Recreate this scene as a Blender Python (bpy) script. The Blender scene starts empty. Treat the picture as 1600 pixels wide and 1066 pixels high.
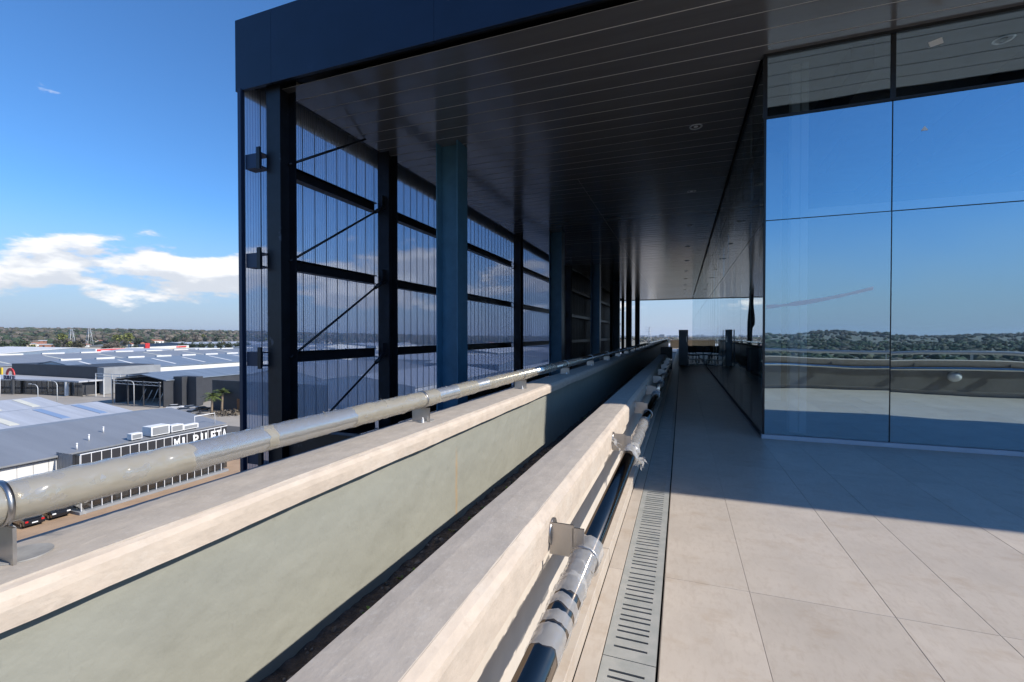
import bpy, math, random
from mathutils import Vector, Matrix, noise
random.seed(7)
scene = bpy.context.scene
col = scene.collection
R = math.radians
G = -20.45                      # street level below the terrace (terrace floor is z = 0)

# ------------------------------------------------------------------ camera
cd = bpy.data.cameras.new('camera'); cam = bpy.data.objects.new('camera', cd); col.objects.link(cam)
cam.location = (0, 0, 1.55); cam.rotation_euler = (R(90 - 0.725), 0, R(20.44))
cd.lens = 16.0; cd.sensor_width = 36.0; cd.clip_start = 0.05; cd.clip_end = 30000
scene.camera = cam

# ------------------------------------------------------------------ sun and sky
SUN = Vector((1.0, 0.098, 0.737)).normalized()
EL = math.asin(SUN.z); AZ = math.atan2(SUN.x, SUN.y)
sl = bpy.data.lights.new('sun', 'SUN'); sl.energy = 4.6; sl.angle = R(0.53); sl.color = (1.0, 0.93, 0.84)
so = bpy.data.objects.new('sun', sl); col.objects.link(so)
so.rotation_euler = SUN.to_track_quat('Z', 'Y').to_euler()

w = bpy.data.worlds.new('World'); scene.world = w; w.use_nodes = True
nt = w.node_tree; nt.nodes.clear()
def wn(t, **k):
    n = nt.nodes.new(t)
    for a, b in k.items(): setattr(n, a, b)
    return n
def wmath(op, a, b=None, c=None, clamp=False):
    n = wn('ShaderNodeMath', operation=op); n.use_clamp = clamp
    for i, v in enumerate((a, b, c)):
        if v is None: continue
        if isinstance(v, (int, float)): n.inputs[i].default_value = v
        else: nt.links.new(v, n.inputs[i])
    return n.outputs[0]
def wmap(v, a, b, c=0.0, d=1.0):
    n = wn('ShaderNodeMapRange', interpolation_type='SMOOTHSTEP')
    nt.links.new(v, n.inputs[0])
    for i, q in enumerate((a, b, c, d)): n.inputs[i + 1].default_value = q
    return n.outputs[0]
sky = wn('ShaderNodeTexSky', sky_type='NISHITA'); sky.sun_disc = False
sky.sun_elevation = EL; sky.sun_rotation = AZ; sky.altitude = 0; sky.air_density = 1.0; sky.dust_density = 0.25; sky.ozone_density = 2.2
CSEED = 4.3
tc = wn('ShaderNodeTexCoord'); sp = wn('ShaderNodeSeparateXYZ'); nt.links.new(tc.outputs['Generated'], sp.inputs[0])
X, Y, Z = sp.outputs
hor = wmath('SQRT', wmath('ADD', wmath('MULTIPLY', X, X), wmath('MULTIPLY', Y, Y)))
def cvec(dz, k=2.6, kz=7.5, seed=CSEED):
    c = wn('ShaderNodeCombineXYZ')
    nt.links.new(wmath('MULTIPLY_ADD', wmath('DIVIDE', X, hor), k, seed), c.inputs[0]); nt.links.new(wmath('MULTIPLY', wmath('DIVIDE', Y, hor), k), c.inputs[1])
    nt.links.new(wmath('MULTIPLY_ADD', Z, kz, dz * kz), c.inputs[2]); return c.outputs[0]
def wnoise(scale, detail, rough, vec):
    n = wn('ShaderNodeTexNoise'); n.inputs['Scale'].default_value = scale; n.inputs['Detail'].default_value = detail
    n.inputs['Roughness'].default_value = rough; nt.links.new(vec, n.inputs['Vector']); return n.outputs['Fac']
big = wnoise(2.25, 11, 0.56, cvec(-0.046))
big2 = wnoise(2.25, 11, 0.56, cvec(-0.024))
area = wmap(wmath('ADD', wmath('MULTIPLY', wmath('DIVIDE', X, hor), -0.86), wmath('MULTIPLY', wmath('DIVIDE', Y, hor), 0.5)), -0.45, 0.85, 0.24, 0.575)   # cloudy in the north-west, clear in the south-east
band = wmath('MULTIPLY', wmap(Z, 0.03, 0.07), wmap(Z, 0.235, 0.13))
cover = wmath('ADD', wmath('MULTIPLY', wmath('SUBTRACT', band, 1.0), 0.30), wmath('MULTIPLY', wmath('SUBTRACT', area, 0.5), 0.9))
dens = wmap(wmath('ADD', big, cover), 0.468, 0.55)
shade = wmap(wmath('SUBTRACT', big, big2), -0.06, 0.10)
ccol = wn('ShaderNodeMix', data_type='RGBA'); nt.links.new(shade, ccol.inputs[0])
ccol.inputs[6].default_value = (5.3, 5.5, 5.9, 1); ccol.inputs[7].default_value = (7.9, 7.8, 7.7, 1)
mx = wn('ShaderNodeMix', data_type='RGBA'); nt.links.new(wmath('MULTIPLY', dens, 0.92), mx.inputs[0])
tint = wn('ShaderNodeMix', data_type='RGBA', blend_type='MULTIPLY'); tint.inputs[0].default_value = 1.0
nt.links.new(sky.outputs[0], tint.inputs[6]); tint.inputs[7].default_value = (0.50, 0.90, 1.30, 1)     # deep clear winter blue
hz = wn('ShaderNodeMix', data_type='RGBA'); nt.links.new(wmap(Z, 0.25, -0.02, 0.0, 0.95), hz.inputs[0])   # grey-blue haze low over the horizon
nt.links.new(tint.outputs[2], hz.inputs[6]); hz.inputs[7].default_value = (3.3, 3.9, 4.9, 1)
nt.links.new(hz.outputs[2], mx.inputs[6]); nt.links.new(ccol.outputs[2], mx.inputs[7])
bg = wn('ShaderNodeBackground'); bg.inputs['Strength'].default_value = 0.112
nt.links.new(mx.outputs[2], bg.inputs['Color'])
wo = wn('ShaderNodeOutputWorld'); nt.links.new(bg.outputs[0], wo.inputs[0])

vs = scene.view_settings
vs.view_transform = 'Standard'; vs.look = 'None'; vs.exposure = 0.38; vs.gamma = 1.0; vs.use_curve_mapping = False
scene.cycles.max_bounces = 10; scene.cycles.transparent_max_bounces = 24
scene.cycles.glossy_bounces = 6; scene.cycles.caustics_reflective = False; scene.cycles.caustics_refractive = False

# ------------------------------------------------------------------ materials
MATS = {}
def mat(name, c, rough=0.6, metal=0.0, var=0.0, scale=3.0, bump=0.0, bscale=30.0, c2=None, spec=0.5, detail=5, stretch=None, island=0.0, dist=0.01, coat=0.0):
    m = bpy.data.materials.new(name); m.use_nodes = True; MATS[name] = m
    t = m.node_tree; b = t.nodes['Principled BSDF']
    b.inputs['Roughness'].default_value = rough; b.inputs['Metallic'].default_value = metal
    b.inputs['Specular IOR Level'].default_value = spec; b.inputs['Coat Weight'].default_value = coat
    b.inputs['Base Color'].default_value = (*c, 1)
    if var or c2 or bump or island:
        tc = t.nodes.new('ShaderNodeNewGeometry'); mp = t.nodes.new('ShaderNodeMapping')
        t.links.new(tc.outputs['Position'], mp.inputs[0])
        if stretch: mp.inputs['Scale'].default_value = stretch
        vec = mp.outputs[0]
    last = None
    if var or c2:
        n = t.nodes.new('ShaderNodeTexNoise'); n.inputs['Scale'].default_value = scale; n.inputs['Detail'].default_value = detail; n.inputs['Roughness'].default_value = 0.62
        t.links.new(vec, n.inputs['Vector'])
        r = t.nodes.new('ShaderNodeMapRange'); t.links.new(n.outputs['Fac'], r.inputs[0])
        r.inputs[1].default_value = 0.33; r.inputs[2].default_value = 0.67
        x = t.nodes.new('ShaderNodeMix'); x.data_type = 'RGBA'; t.links.new(r.outputs[0], x.inputs[0])
        d = c2 if c2 else tuple(v * (1 + var) for v in c)
        x.inputs[6].default_value = (*(c if c2 else tuple(v * (1 - var) for v in c)), 1); x.inputs[7].default_value = (*d, 1)
        last = x.outputs[2]
    if island:
        g = t.nodes.new('ShaderNodeNewGeometry'); h = t.nodes.new('ShaderNodeHueSaturation')
        r2 = t.nodes.new('ShaderNodeMapRange'); t.links.new(g.outputs['Random Per Island'], r2.inputs[0])
        r2.inputs[3].default_value = 1 - island; r2.inputs[4].default_value = 1 + island
        t.links.new(r2.outputs[0], h.inputs['Value'])
        if last: t.links.new(last, h.inputs['Color'])
        else: h.inputs['Color'].default_value = (*c, 1)
        last = h.outputs[0]
    if last: t.links.new(last, b.inputs['Base Color'])
    if bump:
        n2 = t.nodes.new('ShaderNodeTexNoise'); n2.inputs['Scale'].default_value = bscale; n2.inputs['Detail'].default_value = 6
        t.links.new(vec, n2.inputs['Vector'])
        bp = t.nodes.new('ShaderNodeBump'); bp.inputs['Strength'].default_value = bump; bp.inputs['Distance'].default_value = dist
        t.links.new(n2.outputs['Fac'], bp.inputs['Height']); t.links.new(bp.outputs[0], b.inputs['Normal'])
    return m
def extra_mix(m, color, build):
    """lay another colour over a material where build(tree, coord) is 1"""
    t = m.node_tree; b = t.nodes['Principled BSDF']; tc = t.nodes.new('ShaderNodeNewGeometry')
    f = build(t, tc.outputs['Position'])
    x = t.nodes.new('ShaderNodeMix'); x.data_type = 'RGBA'; t.links.new(f, x.inputs[0])
    lk = b.inputs['Base Color'].links
    if lk: t.links.new(lk[0].from_socket, x.inputs[6])
    else: x.inputs[6].default_value = b.inputs['Base Color'].default_value
    x.inputs[7].default_value = (*color, 1); t.links.new(x.outputs[2], b.inputs['Base Color'])
def blotch(scale, lo, hi, amt, stretch=(1, 1, 1), seed=0.0):
    def f(t, v):
        mp = t.nodes.new('ShaderNodeMapping'); mp.inputs['Scale'].default_value = stretch; mp.inputs['Location'].default_value = (seed, seed * .7, seed * .3)
        t.links.new(v, mp.inputs[0])
        n = t.nodes.new('ShaderNodeTexNoise'); n.inputs['Scale'].default_value = scale; n.inputs['Detail'].default_value = 8; n.inputs['Roughness'].default_value = .68
        t.links.new(mp.outputs[0], n.inputs['Vector'])
        r = t.nodes.new('ShaderNodeMapRange'); t.links.new(n.outputs['Fac'], r.inputs[0])
        r.inputs[1].default_value = lo; r.inputs[2].default_value = hi; r.inputs[4].default_value = amt
        return r.outputs[0]
    return f
def glass_mat(name, tint, base, refl=(.9, .95, 1.0), wav=0.0, diffuse=None, dfac=0.0, rough=0.0, wscale=0.6):
    m = bpy.data.materials.new(name); m.use_nodes = True; MATS[name] = m; t = m.node_tree; t.nodes.clear()
    o = t.nodes.new('ShaderNodeOutputMaterial'); tr = t.nodes.new('ShaderNodeBsdfTransparent'); tr.inputs[0].default_value = (*tint, 1)
    gl = t.nodes.new('ShaderNodeBsdfGlossy'); gl.inputs['Color'].default_value = (*refl, 1); gl.inputs['Roughness'].default_value = rough
    lw = t.nodes.new('ShaderNodeFresnel'); 
    gg = t.nodes.new('ShaderNodeNewGeometry'); ir = t.nodes.new('ShaderNodeMapRange'); t.links.new(gg.outputs['Backfacing'], ir.inputs[0])
    ir.inputs[3].default_value = 1.5; ir.inputs[4].default_value = 1 / 1.5; t.links.new(ir.outputs[0], lw.inputs['IOR'])   # same reflectance from either side of a thin sheet
    r = t.nodes.new('ShaderNodeMapRange'); t.links.new(lw.outputs[0], r.inputs[0])
    r.inputs[1].default_value = 0.04; r.inputs[3].default_value = base; r.inputs[4].default_value = 1.0
    if wav:
        tc = t.nodes.new('ShaderNodeNewGeometry'); n = t.nodes.new('ShaderNodeTexNoise'); n.inputs['Scale'].default_value = wscale; n.inputs['Detail'].default_value = 1
        t.links.new(tc.outputs['Position'], n.inputs['Vector'])
        bp = t.nodes.new('ShaderNodeBump'); bp.inputs['Strength'].default_value = 1; bp.inputs['Distance'].default_value = wav
        t.links.new(n.outputs['Fac'], bp.inputs['Height']); t.links.new(bp.outputs[0], gl.inputs['Normal'])
    body = tr.outputs[0]
    if diffuse:
        df = t.nodes.new('ShaderNodeBsdfDiffuse'); df.inputs[0].default_value = (*diffuse, 1)
        tl = t.nodes.new('ShaderNodeBsdfTranslucent'); tl.inputs[0].default_value = (*diffuse, 1)
        ad = t.nodes.new('ShaderNodeMixShader'); t.links.new(df.outputs[0], ad.inputs[1]); t.links.new(tl.outputs[0], ad.inputs[2])
        x = t.nodes.new('ShaderNodeMixShader'); x.inputs[0].default_value = dfac
        t.links.new(tr.outputs[0], x.inputs[1]); t.links.new(ad.outputs[0], x.inputs[2]); body = x.outputs[0]
    mxs = t.nodes.new('ShaderNodeMixShader'); 
    bf = t.nodes.new('ShaderNodeMath'); bf.operation = 'MULTIPLY_ADD'; t.links.new(gg.outputs['Backfacing'], bf.inputs[0]); bf.inputs[1].default_value = -.92; bf.inputs[2].default_value = 1.0
    ml = t.nodes.new('ShaderNodeMath'); ml.operation = 'MULTIPLY'; t.links.new(r.outputs[0], ml.inputs[0]); t.links.new(bf.outputs[0], ml.inputs[1])   # the coating sits on one face only
    t.links.new(ml.outputs[0], mxs.inputs[0]); t.links.new(body, mxs.inputs[1]); t.links.new(gl.outputs[0], mxs.inputs[2])
    t.links.new(mxs.outputs[0], o.inputs[0]); return m

mat('tile', (.465, .41, .348), .45, var=.07, scale=2.2, bump=.12, bscale=60, dist=.002)
extra_mix(MATS['tile'], (.36, .275, .195), blotch(3.4, .54, .72, .65, (1, 1.5, 1)))
extra_mix(MATS['tile'], (.40, .34, .28), blotch(16, .48, .66, .6, (2.2, .8, 1), 8))
extra_mix(MATS['tile'], (.56, .50, .43), blotch(1.3, .56, .75, .5, (1.8, .8, 1), 5))
def piece_tone(m, amt):
    t = m.node_tree; b = t.nodes['Principled BSDF']; oi = t.nodes.new('ShaderNodeObjectInfo'); h = t.nodes.new('ShaderNodeHueSaturation')
    r = t.nodes.new('ShaderNodeMapRange'); t.links.new(oi.outputs['Random'], r.inputs[0]); r.inputs[3].default_value = 1 - amt; r.inputs[4].default_value = 1 + amt
    t.links.new(r.outputs[0], h.inputs['Value']); t.links.new(b.inputs['Base Color'].links[0].from_socket, h.inputs['Color']); t.links.new(h.outputs[0], b.inputs['Base Color'])
piece_tone(MATS['tile'], .05)
mat('grout', (.40, .34, .275), .9)
mat('concrete', (.405, .355, .298), .85, var=.10, scale=11, bump=.30, bscale=60, dist=.004, stretch=(1.3, .8, 1), detail=9)
extra_mix(MATS['concrete'], (.31, .285, .265), blotch(2.6, .46, .72, .45, (2, .6, 1), 3))
extra_mix(MATS['concrete'], (.52, .49, .45), blotch(14, .58, .74, .4, (1.5, .5, 1), 9))
extra_mix(MATS['concrete'], (.50, .46, .40), blotch(45, .55, .68, .45, (1, 1, 1), 16))
extra_mix(MATS['concrete'], (.27, .245, .225), blotch(30, .58, .72, .5, (1.4, .5, 1), 26))
mat('coping_face', (.485, .41, .335), .85, var=.09, scale=16, bump=.4, bscale=70, dist=.004, stretch=(1, .6, 1), detail=9)
extra_mix(MATS['coping_face'], (.57, .53, .47), blotch(8, .50, .72, .45, (1, .5, 1), 2))
extra_mix(MATS['concrete'], (.24, .22, .20), blotch(95, .66, .72, .6, (1, 1, 1), 6))
extra_mix(MATS['coping_face'], (.30, .25, .20), blotch(80, .67, .73, .5, (1, 1, 1), 7))
extra_mix(MATS['coping_face'], (.36, .30, .24), blotch(28, .56, .72, .5, (1, .6, 1), 17))
mat('plaster', (.52, .47, .41), .85, var=.08, scale=4, bump=.25, bscale=22, dist=.005)
mat('green_paint', (.284, .286, .245), .42, var=.035, scale=2.0, bump=.42, bscale=9, dist=.02)
extra_mix(MATS['green_paint'], (.32, .33, .285), blotch(20, .66, .74, .6, (1, 1, .35), 4))
def streak(t, v):
    s = t.nodes.new('ShaderNodeSeparateXYZ'); t.links.new(v, s.inputs[0])
    n = t.nodes.new('ShaderNodeTexNoise'); n.inputs['Scale'].default_value = 9; t.links.new(v, n.inputs['Vector'])
    def M(op, a, b):
        q = t.nodes.new('ShaderNodeMath'); q.operation = op; q.use_clamp = False
        for i, k in enumerate((a, b)):
            if isinstance(k, (int, float)): q.inputs[i].default_value = k
            else: t.links.new(k, q.inputs[i])
        return q.outputs[0]
    d = M('ABSOLUTE', M('SUBTRACT', M('ADD', s.outputs[1], M('MULTIPLY', n.outputs['Fac'], .03)), 2.71), 0)
    a = t.nodes.new('ShaderNodeMapRange'); t.links.new(d, a.inputs[0]); a.inputs[1].default_value = .022; a.inputs[2].default_value = .0
    z = t.nodes.new('ShaderNodeMapRange'); t.links.new(s.outputs[2], z.inputs[0]); z.inputs[1].default_value = .82; z.inputs[2].default_value = .70; z.inputs[4].default_value = .5
    return M('MULTIPLY', a.outputs[0], z.outputs[0])
extra_mix(MATS['green_paint'], (.42, .25, .10), streak)
extra_mix(MATS['green_paint'], (.225, .225, .195), blotch(34, .60, .72, .45, (1, 1, .5), 22))
extra_mix(MATS['green_paint'], (.36, .36, .32), blotch(60, .68, .74, .6, (1, 1.6, .25), 32))
extra_mix(MATS['green_paint'], (.235, .235, .195), blotch(3.0, .56, .78, .35, (1, 2.5, .35), 12))
mat('soil', (.095, .068, .055), .95, var=.5, scale=18, bump=1.0, bscale=45, dist=.03)
mat('clod', (.15, .12, .10), .95, var=.4, scale=20, island=.6)
mat('sprout', (.16, .22, .03), .6, island=.4)
mat('galvanised', (.47, .47, .44), .5, .35, var=.16, scale=9, bump=.08, bscale=40, c2=(.37, .385, .365))
mat('black_gap', (.010, .010, .011), .8)
mat('chrome', (.150, .125, .105), .09, 1.0, var=.05, scale=6, bump=.03, bscale=14)
mat('steel_pipe', (.66, .65, .62), .20, 1.0, var=.08, scale=5, bump=.25, bscale=16, dist=.006)
mat('dull_plate', (.33, .32, .30), .75, .3, var=.2, scale=14)
mat('steel_plate', (.46, .44, .42), .35, 1.0, var=.1, scale=8)
mat('fascia', (.011, .022, .048), .38, .15, var=.12, scale=1.6, bump=.02, bscale=3)
extra_mix(MATS['fascia'], (.05, .07, .12), blotch(1.4, .62, .8, .5, (1, 1, .6), 3))
mat('soffit', (.285, .282, .288), .17, .38, spec=1.0, var=.06, scale=2, bump=.02, bscale=4, stretch=(.3, 3, 1))
mat('black_steel', (.012, .013, .018), .42, .2, var=.3, scale=4)
extra_mix(MATS['black_steel'], (.10, .12, .16), blotch(3.0, .66, .70, .5, (1, 1, .6), 1))
mat('blue_steel', (.075, .195, .29), .40, 0.0, var=.14, scale=3)
extra_mix(MATS['blue_steel'], (.20, .15, .11), blotch(5, .70, .76, .6, (1, 1, .7), 2))
mat('navy_trim', (.025, .04, .08), .4, .3)
mat('dark_sheet', (.085, .09, .10), .5, .3, var=.1, scale=1)
mat('frame_black', (.010, .011, .013), .35)
mat('plinth', (.50, .52, .56), .5, var=.08, scale=3)
mat('interior_white', (.82, .83, .84), .6, var=.03, scale=2)
mat('interior_grey', (.36, .355, .345), .8, var=.2, scale=1.3)
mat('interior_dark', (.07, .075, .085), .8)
mat('tape', (.90, .90, .86), .7)
mat('paper', (.78, .80, .80), .7)
mat('white_paint', (.72, .72, .71), .5, var=.05, scale=1)
mat('lamp_metal', (.62, .62, .62), .25, .9)
mat('far_beige', (.46, .39, .29), .8, var=.1, scale=1)
mat('cabinet_grey', (.27, .30, .32), .5, var=.1, scale=2)
mat('black_plastic', (.015, .015, .017), .45)
glass_mat('curtain_glass', (.84, .90, .92), .60, (.66, .88, 1.0), wav=.006, wscale=.8)
glass_mat('side_glass', (.78, .86, .87), .55, (.82, .90, .94), wav=.005, wscale=.9)
glass_mat('polycarb', (.82, .85, .92), .03, (.8, .85, .95), diffuse=(.72, .75, .80), dfac=.32, rough=.05)
glass_mat('rib_plastic', (.80, .87, .96), .02, (.8, .85, .95), diffuse=(.66, .71, .78), dfac=.30, rough=.1)
glass_mat('film', (.93, .91, .86), .05, (1, 1, 1), wav=.006, diffuse=(.72, .67, .56), dfac=.42, rough=.14, wscale=22)  # cream diffuse paints the coping's reflection in the steel into the film
glass_mat('clear_film', (.90, .90, .89), .07, (1, 1, 1), wav=.008, diffuse=(.80, .79, .76), dfac=.26, rough=.08, wscale=26)
glass_mat('white_film', (.95, .95, .94), .06, (1, 1, 1), wav=.008, diffuse=(.90, .89, .87), dfac=.46, rough=.10, wscale=30)
glass_mat('shop_glass', (.35, .38, .40), .15, (.8, .85, .9))

# ------------------------------------------------------------------ mesh helpers
class MB:
    def __init__(s): s.v = []; s.f = []; s.sm = []
    def add(s, vs, fs, smooth=False):
        o = len(s.v); s.v += [tuple(p) for p in vs]; s.f += [tuple(i + o for i in f) for f in fs]; s.sm += [smooth] * len(fs); return s
    def box(s, x0, x1, y0, y1, z0, z1):
        x0, x1 = sorted((x0, x1)); y0, y1 = sorted((y0, y1)); z0, z1 = sorted((z0, z1))
        return s.add([(x0, y0, z0), (x1, y0, z0), (x1, y1, z0), (x0, y1, z0), (x0, y0, z1), (x1, y0, z1), (x1, y1, z1), (x0, y1, z1)],
                     [(3, 2, 1, 0), (4, 5, 6, 7), (0, 1, 5, 4), (1, 2, 6, 5), (2, 3, 7, 6), (3, 0, 4, 7)])
    def bevbox(s, x0, x1, y0, y1, z0, z1, b):
        vs = []
        for z, k in ((z0, b), (z0 + b, 0), (z1 - b, 0), (z1, b)):
            vs += [(x0 + k, y0 + k, z), (x1 - k, y0 + k, z), (x1 - k, y1 - k, z), (x0 + k, y1 - k, z)]
        fs = [(3, 2, 1, 0), (12, 13, 14, 15)]
        for i in range(3):
            for j in range(4): fs.append((i * 4 + j, i * 4 + (j + 1) % 4, i * 4 + 4 + (j + 1) % 4, i * 4 + 4 + j))
        return s.add(vs, fs)
    def tube(s, path, r, n=16, cap=True, smooth=True):
        path = [Vector(p) for p in path]; rs = r if isinstance(r, (list, tuple)) else [r] * len(path); vs = []; fs = []
        prev = None
        for i, p in enumerate(path):
            d = (path[min(i + 1, len(path) - 1)] - path[max(i - 1, 0)]).normalized()
            u = prev if prev is not None else (Vector((0, 0, 1)) if abs(d.z) < .9 else Vector((1, 0, 0)))
            u = (u - d * u.dot(d)).normalized(); prev = u; q = d.cross(u)
            for k in range(n):
                a = 2 * math.pi * k / n; vs.append(p + (u * math.cos(a) + q * math.sin(a)) * rs[i])
        for i in range(len(path) - 1):
            for k in range(n): fs.append((i * n + k, i * n + (k + 1) % n, (i + 1) * n + (k + 1) % n, (i + 1) * n + k))
        s.add(vs, fs, smooth)
        if cap:
            m = len(path) - 1
            o = len(s.v) - len(vs)
            s.f += [tuple(o + k for k in range(n))[::-1], tuple(o + m * n + k for k in range(n))]; s.sm += [False, False]
        return s
    def prism(s, poly, axis, a, b):
        """extrude 2-D polygon along axis ('x','y','z') from a to b"""
        def P(p, t): return {'x': (t, p[0], p[1]), 'y': (p[0], t, p[1]), 'z': (p[0], p[1], t)}[axis]
        n = len(poly); vs = [P(p, a) for p in poly] + [P(p, b) for p in poly]
        fs = [tuple(range(n))[::-1], tuple(range(n, 2 * n))] + [(i, (i + 1) % n, n + (i + 1) % n, n + i) for i in range(n)]
        return s.add(vs, fs)
    def mesh(s, name, m):
        me = bpy.data.meshes.new(name); me.from_pydata(s.v, [], s.f)
        me.polygons.foreach_set('use_smooth', s.sm)
        if m: me.materials.append(MATS[m])
        import bmesh as _b
        bm = _b.new(); bm.from_mesh(me); _b.ops.recalc_face_normals(bm, faces=bm.faces); bm.to_mesh(me); bm.free()
        me.update(); return me
    def build(s, name, m, parent=None, loc=None): return put(name, s.mesh(name, m), parent, loc)
def put(name, me, parent=None, loc=None, rot=None, scale=None):
    o = bpy.data.objects.new(name, me); col.objects.link(o)
    if parent: o.parent = parent
    if loc: o.location = loc
    if rot: o.rotation_euler = rot
    if scale: o.scale = scale
    return o
def tag(o, label=None, cat=None, group=None, kind=None):
    if label: o['label'] = label
    if cat: o['category'] = cat
    if group: o['group'] = group
    if kind: o['kind'] = kind
    return o
def thing(name, label, cat, loc=(0, 0, 0), group=None, rz=0, kind=None):
    o = bpy.data.objects.new(name, None); col.objects.link(o); o.location = loc; o.rotation_euler = (0, 0, rz)
    o.empty_display_size = .2
    return tag(o, label, cat, group, kind)
def children(o): return [c for c in bpy.data.objects if c.parent == o]
def copy_tree(o, parent=None):
    c = o.copy(); col.objects.link(c); c.parent = parent
    for ch in KIDS.get(o.name, ()): copy_tree(ch, c)
    return c
KIDS = {}
def reg(root):
    """remember the tree under root so that it can be copied cheaply"""
    ks = [c for c in bpy.data.objects if c.parent == root]; KIDS[root.name] = ks
    for k in ks: reg(k)
def text_mesh(body, size, depth, m):
    cu = bpy.data.curves.new('lettering', 'FONT'); cu.body = body; cu.size = size; cu.extrude = depth; cu.resolution_u = 3
    cu.offset = size * .02
    o = bpy.data.objects.new('lettering', cu); col.objects.link(o)
    bpy.context.view_layer.update()
    me = bpy.data.meshes.new_from_object(o.evaluated_get(bpy.context.evaluated_depsgraph_get()))
    bpy.data.objects.remove(o); me.materials.clear(); me.materials.append(MATS[m]); return me
def nz(x, y, z=0.0, s=1.0): return noise.noise(Vector((x * s, y * s, z * s)))

# ================================================================== TERRACE
YEND = 56.0
fl = thing('terrace_floor', 'beige stone tile floor of the roof terrace', None, kind='structure')
del fl['label']
MB().box(-.45, -.356, -2.5, YEND, -.06, -.0022).box(-.094, 1.2, -2.5, YEND, -.06, -.0022).box(1.2, 24, -2.5, 7.73, -.06, -.0022).build('grout_bed', 'grout', fl)
xs = [-.092]; x = .39; k = 0
while x < 24: xs.append(x); x += .72 if k % 2 == 0 else .44; k += 1
ys = [3.06 - 2.91 * 2 + 2.91 * i for i in range(22)]
tcache = {}
def tile(x0, x1, y0, y1):
    g = .0014; key = (round(x1 - x0, 3), round(y1 - y0, 3))
    if key not in tcache:
        a, b = key; tcache[key] = MB().bevbox(-a / 2 + g, a / 2 - g, -b / 2 + g, b / 2 - g, -.005, 0, .0008).mesh('tile', 'tile')
    put('tile', tcache[key], fl, ((x0 + x1) / 2, (y0 + y1) / 2, random.uniform(-.0004, .0003)))
for j in range(len(ys) - 1):
    y0, y1 = ys[j], min(ys[j + 1], YEND)
    if y1 <= y0: continue
    tile(-.45, -.357, y0, y1)
    for i in range(len(xs) - 1):
        if y0 >= 7.6:
            if xs[i] > 1.14: continue
            tile(xs[i], min(xs[i + 1], 1.14), y0, y1)
        else: tile(xs[i], min(xs[i + 1], 23.9), y0, min(y1, 7.72) if xs[i] > 1.1 else y1)

# drain with slotted grates
dr = thing('drain_channel', 'galvanised slotted drain running along the foot of the inner parapet', 'drain')
MB().box(-.356, -.094, -2.5, YEND, -.14, -.13).box(-.3565, -.3535, -2.5, YEND, -.13, -.007).box(-.0975, -.0935, -2.5, YEND, -.13, -.007).build('trough', 'black_gap', dr)
def grate_mesh(L):
    m = MB(); x0, x1, s0, s1 = -.3515, -.106, -.312, -.150; z0, z1 = -.012, -.0015
    m.box(x0, s0, 0, L, z0, z1).box(s1, x1, 0, L, z0, z1)
    y = .075; last = 0.0; i = 0
    while y < L - .075:
        m.box(s0, s1, last, y, z0, z1 - .00001); last = y + .0145
        y += (.043, .058)[i % 2] if i % 7 else .07; i += 1
    m.box(s0, s1, last, L, z0, z1 - .00001)
    return m.mesh('grate', 'galvanised')
gm = grate_mesh(2.895)
for i in range(-2, 18):
    put('grate', gm, dr, (0, 2.213 + 2.9 * i, random.uniform(-.001, .0005)))

# wavy hand-finished bar along y, from a cross-section polygon
def wavy_bar(poly, y0, y1, step, jit, seed, m, name, parent, jcap=None):
    n = len(poly); ysx = []; y = y0
    while y < y1 - 1e-6: ysx.append(y); y += step if y < 9 else step * 4
    ysx.append(y1); vs = []; fs = []
    for yy in ysx:
        for i, (px, pz) in enumerate(poly):
            vs.append((px + jit * nz(yy * 3.1, i * 7.3 + seed) + jit * .5 * nz(yy * 11, i * 3.3 + seed), yy, pz + jit * nz(yy * 2.7, i * 5.9 + seed + 40) + jit * .5 * nz(yy * 13, i * 9 + seed)))
    for j in range(len(ysx) - 1):
        for i in range(n): fs.append((j * n + i, j * n + (i + 1) % n, (j + 1) * n + (i + 1) % n, (j + 1) * n + i))
    fs += [tuple(range(n)), tuple((len(ysx) - 1) * n + i for i in range(n))]
    return MB().add(vs, fs).build(name, m, parent)

# inner parapet
ip = thing('parapet_wall', 'low plastered inner parapet with grey coping beside the drain', 'parapet')
MB().box(-.742, -.532, -2.5, 18, -.02, .67).build('wall', 'plaster', ip)
cp = wavy_bar([(-.772, .70), (-.772, .825), (-.70, .832), (-.60, .834), (-.548, .832), (-.545, .829), (-.545, .70)], -2.5, 18, .05, .0022, 3, 'concrete', 'coping', ip)
wavy_bar([(-.548, .662), (-.545, .829), (-.524, .817), (-.508, .80), (-.505, .78), (-.505, .72), (-.507, .664)], -2.5, 18, .03, .0035, 11, 'coping_face', 'coping_edge', ip)
for i in range(-2, 14):
    y = .2 + 1.45 * i
    MB().bevbox(-.532, -.452 + random.uniform(-.002, .002), y + .002, y + 1.448, .0, .105 + random.uniform(-.002, .002), .003).build('skirting', 'tile', ip)

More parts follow.
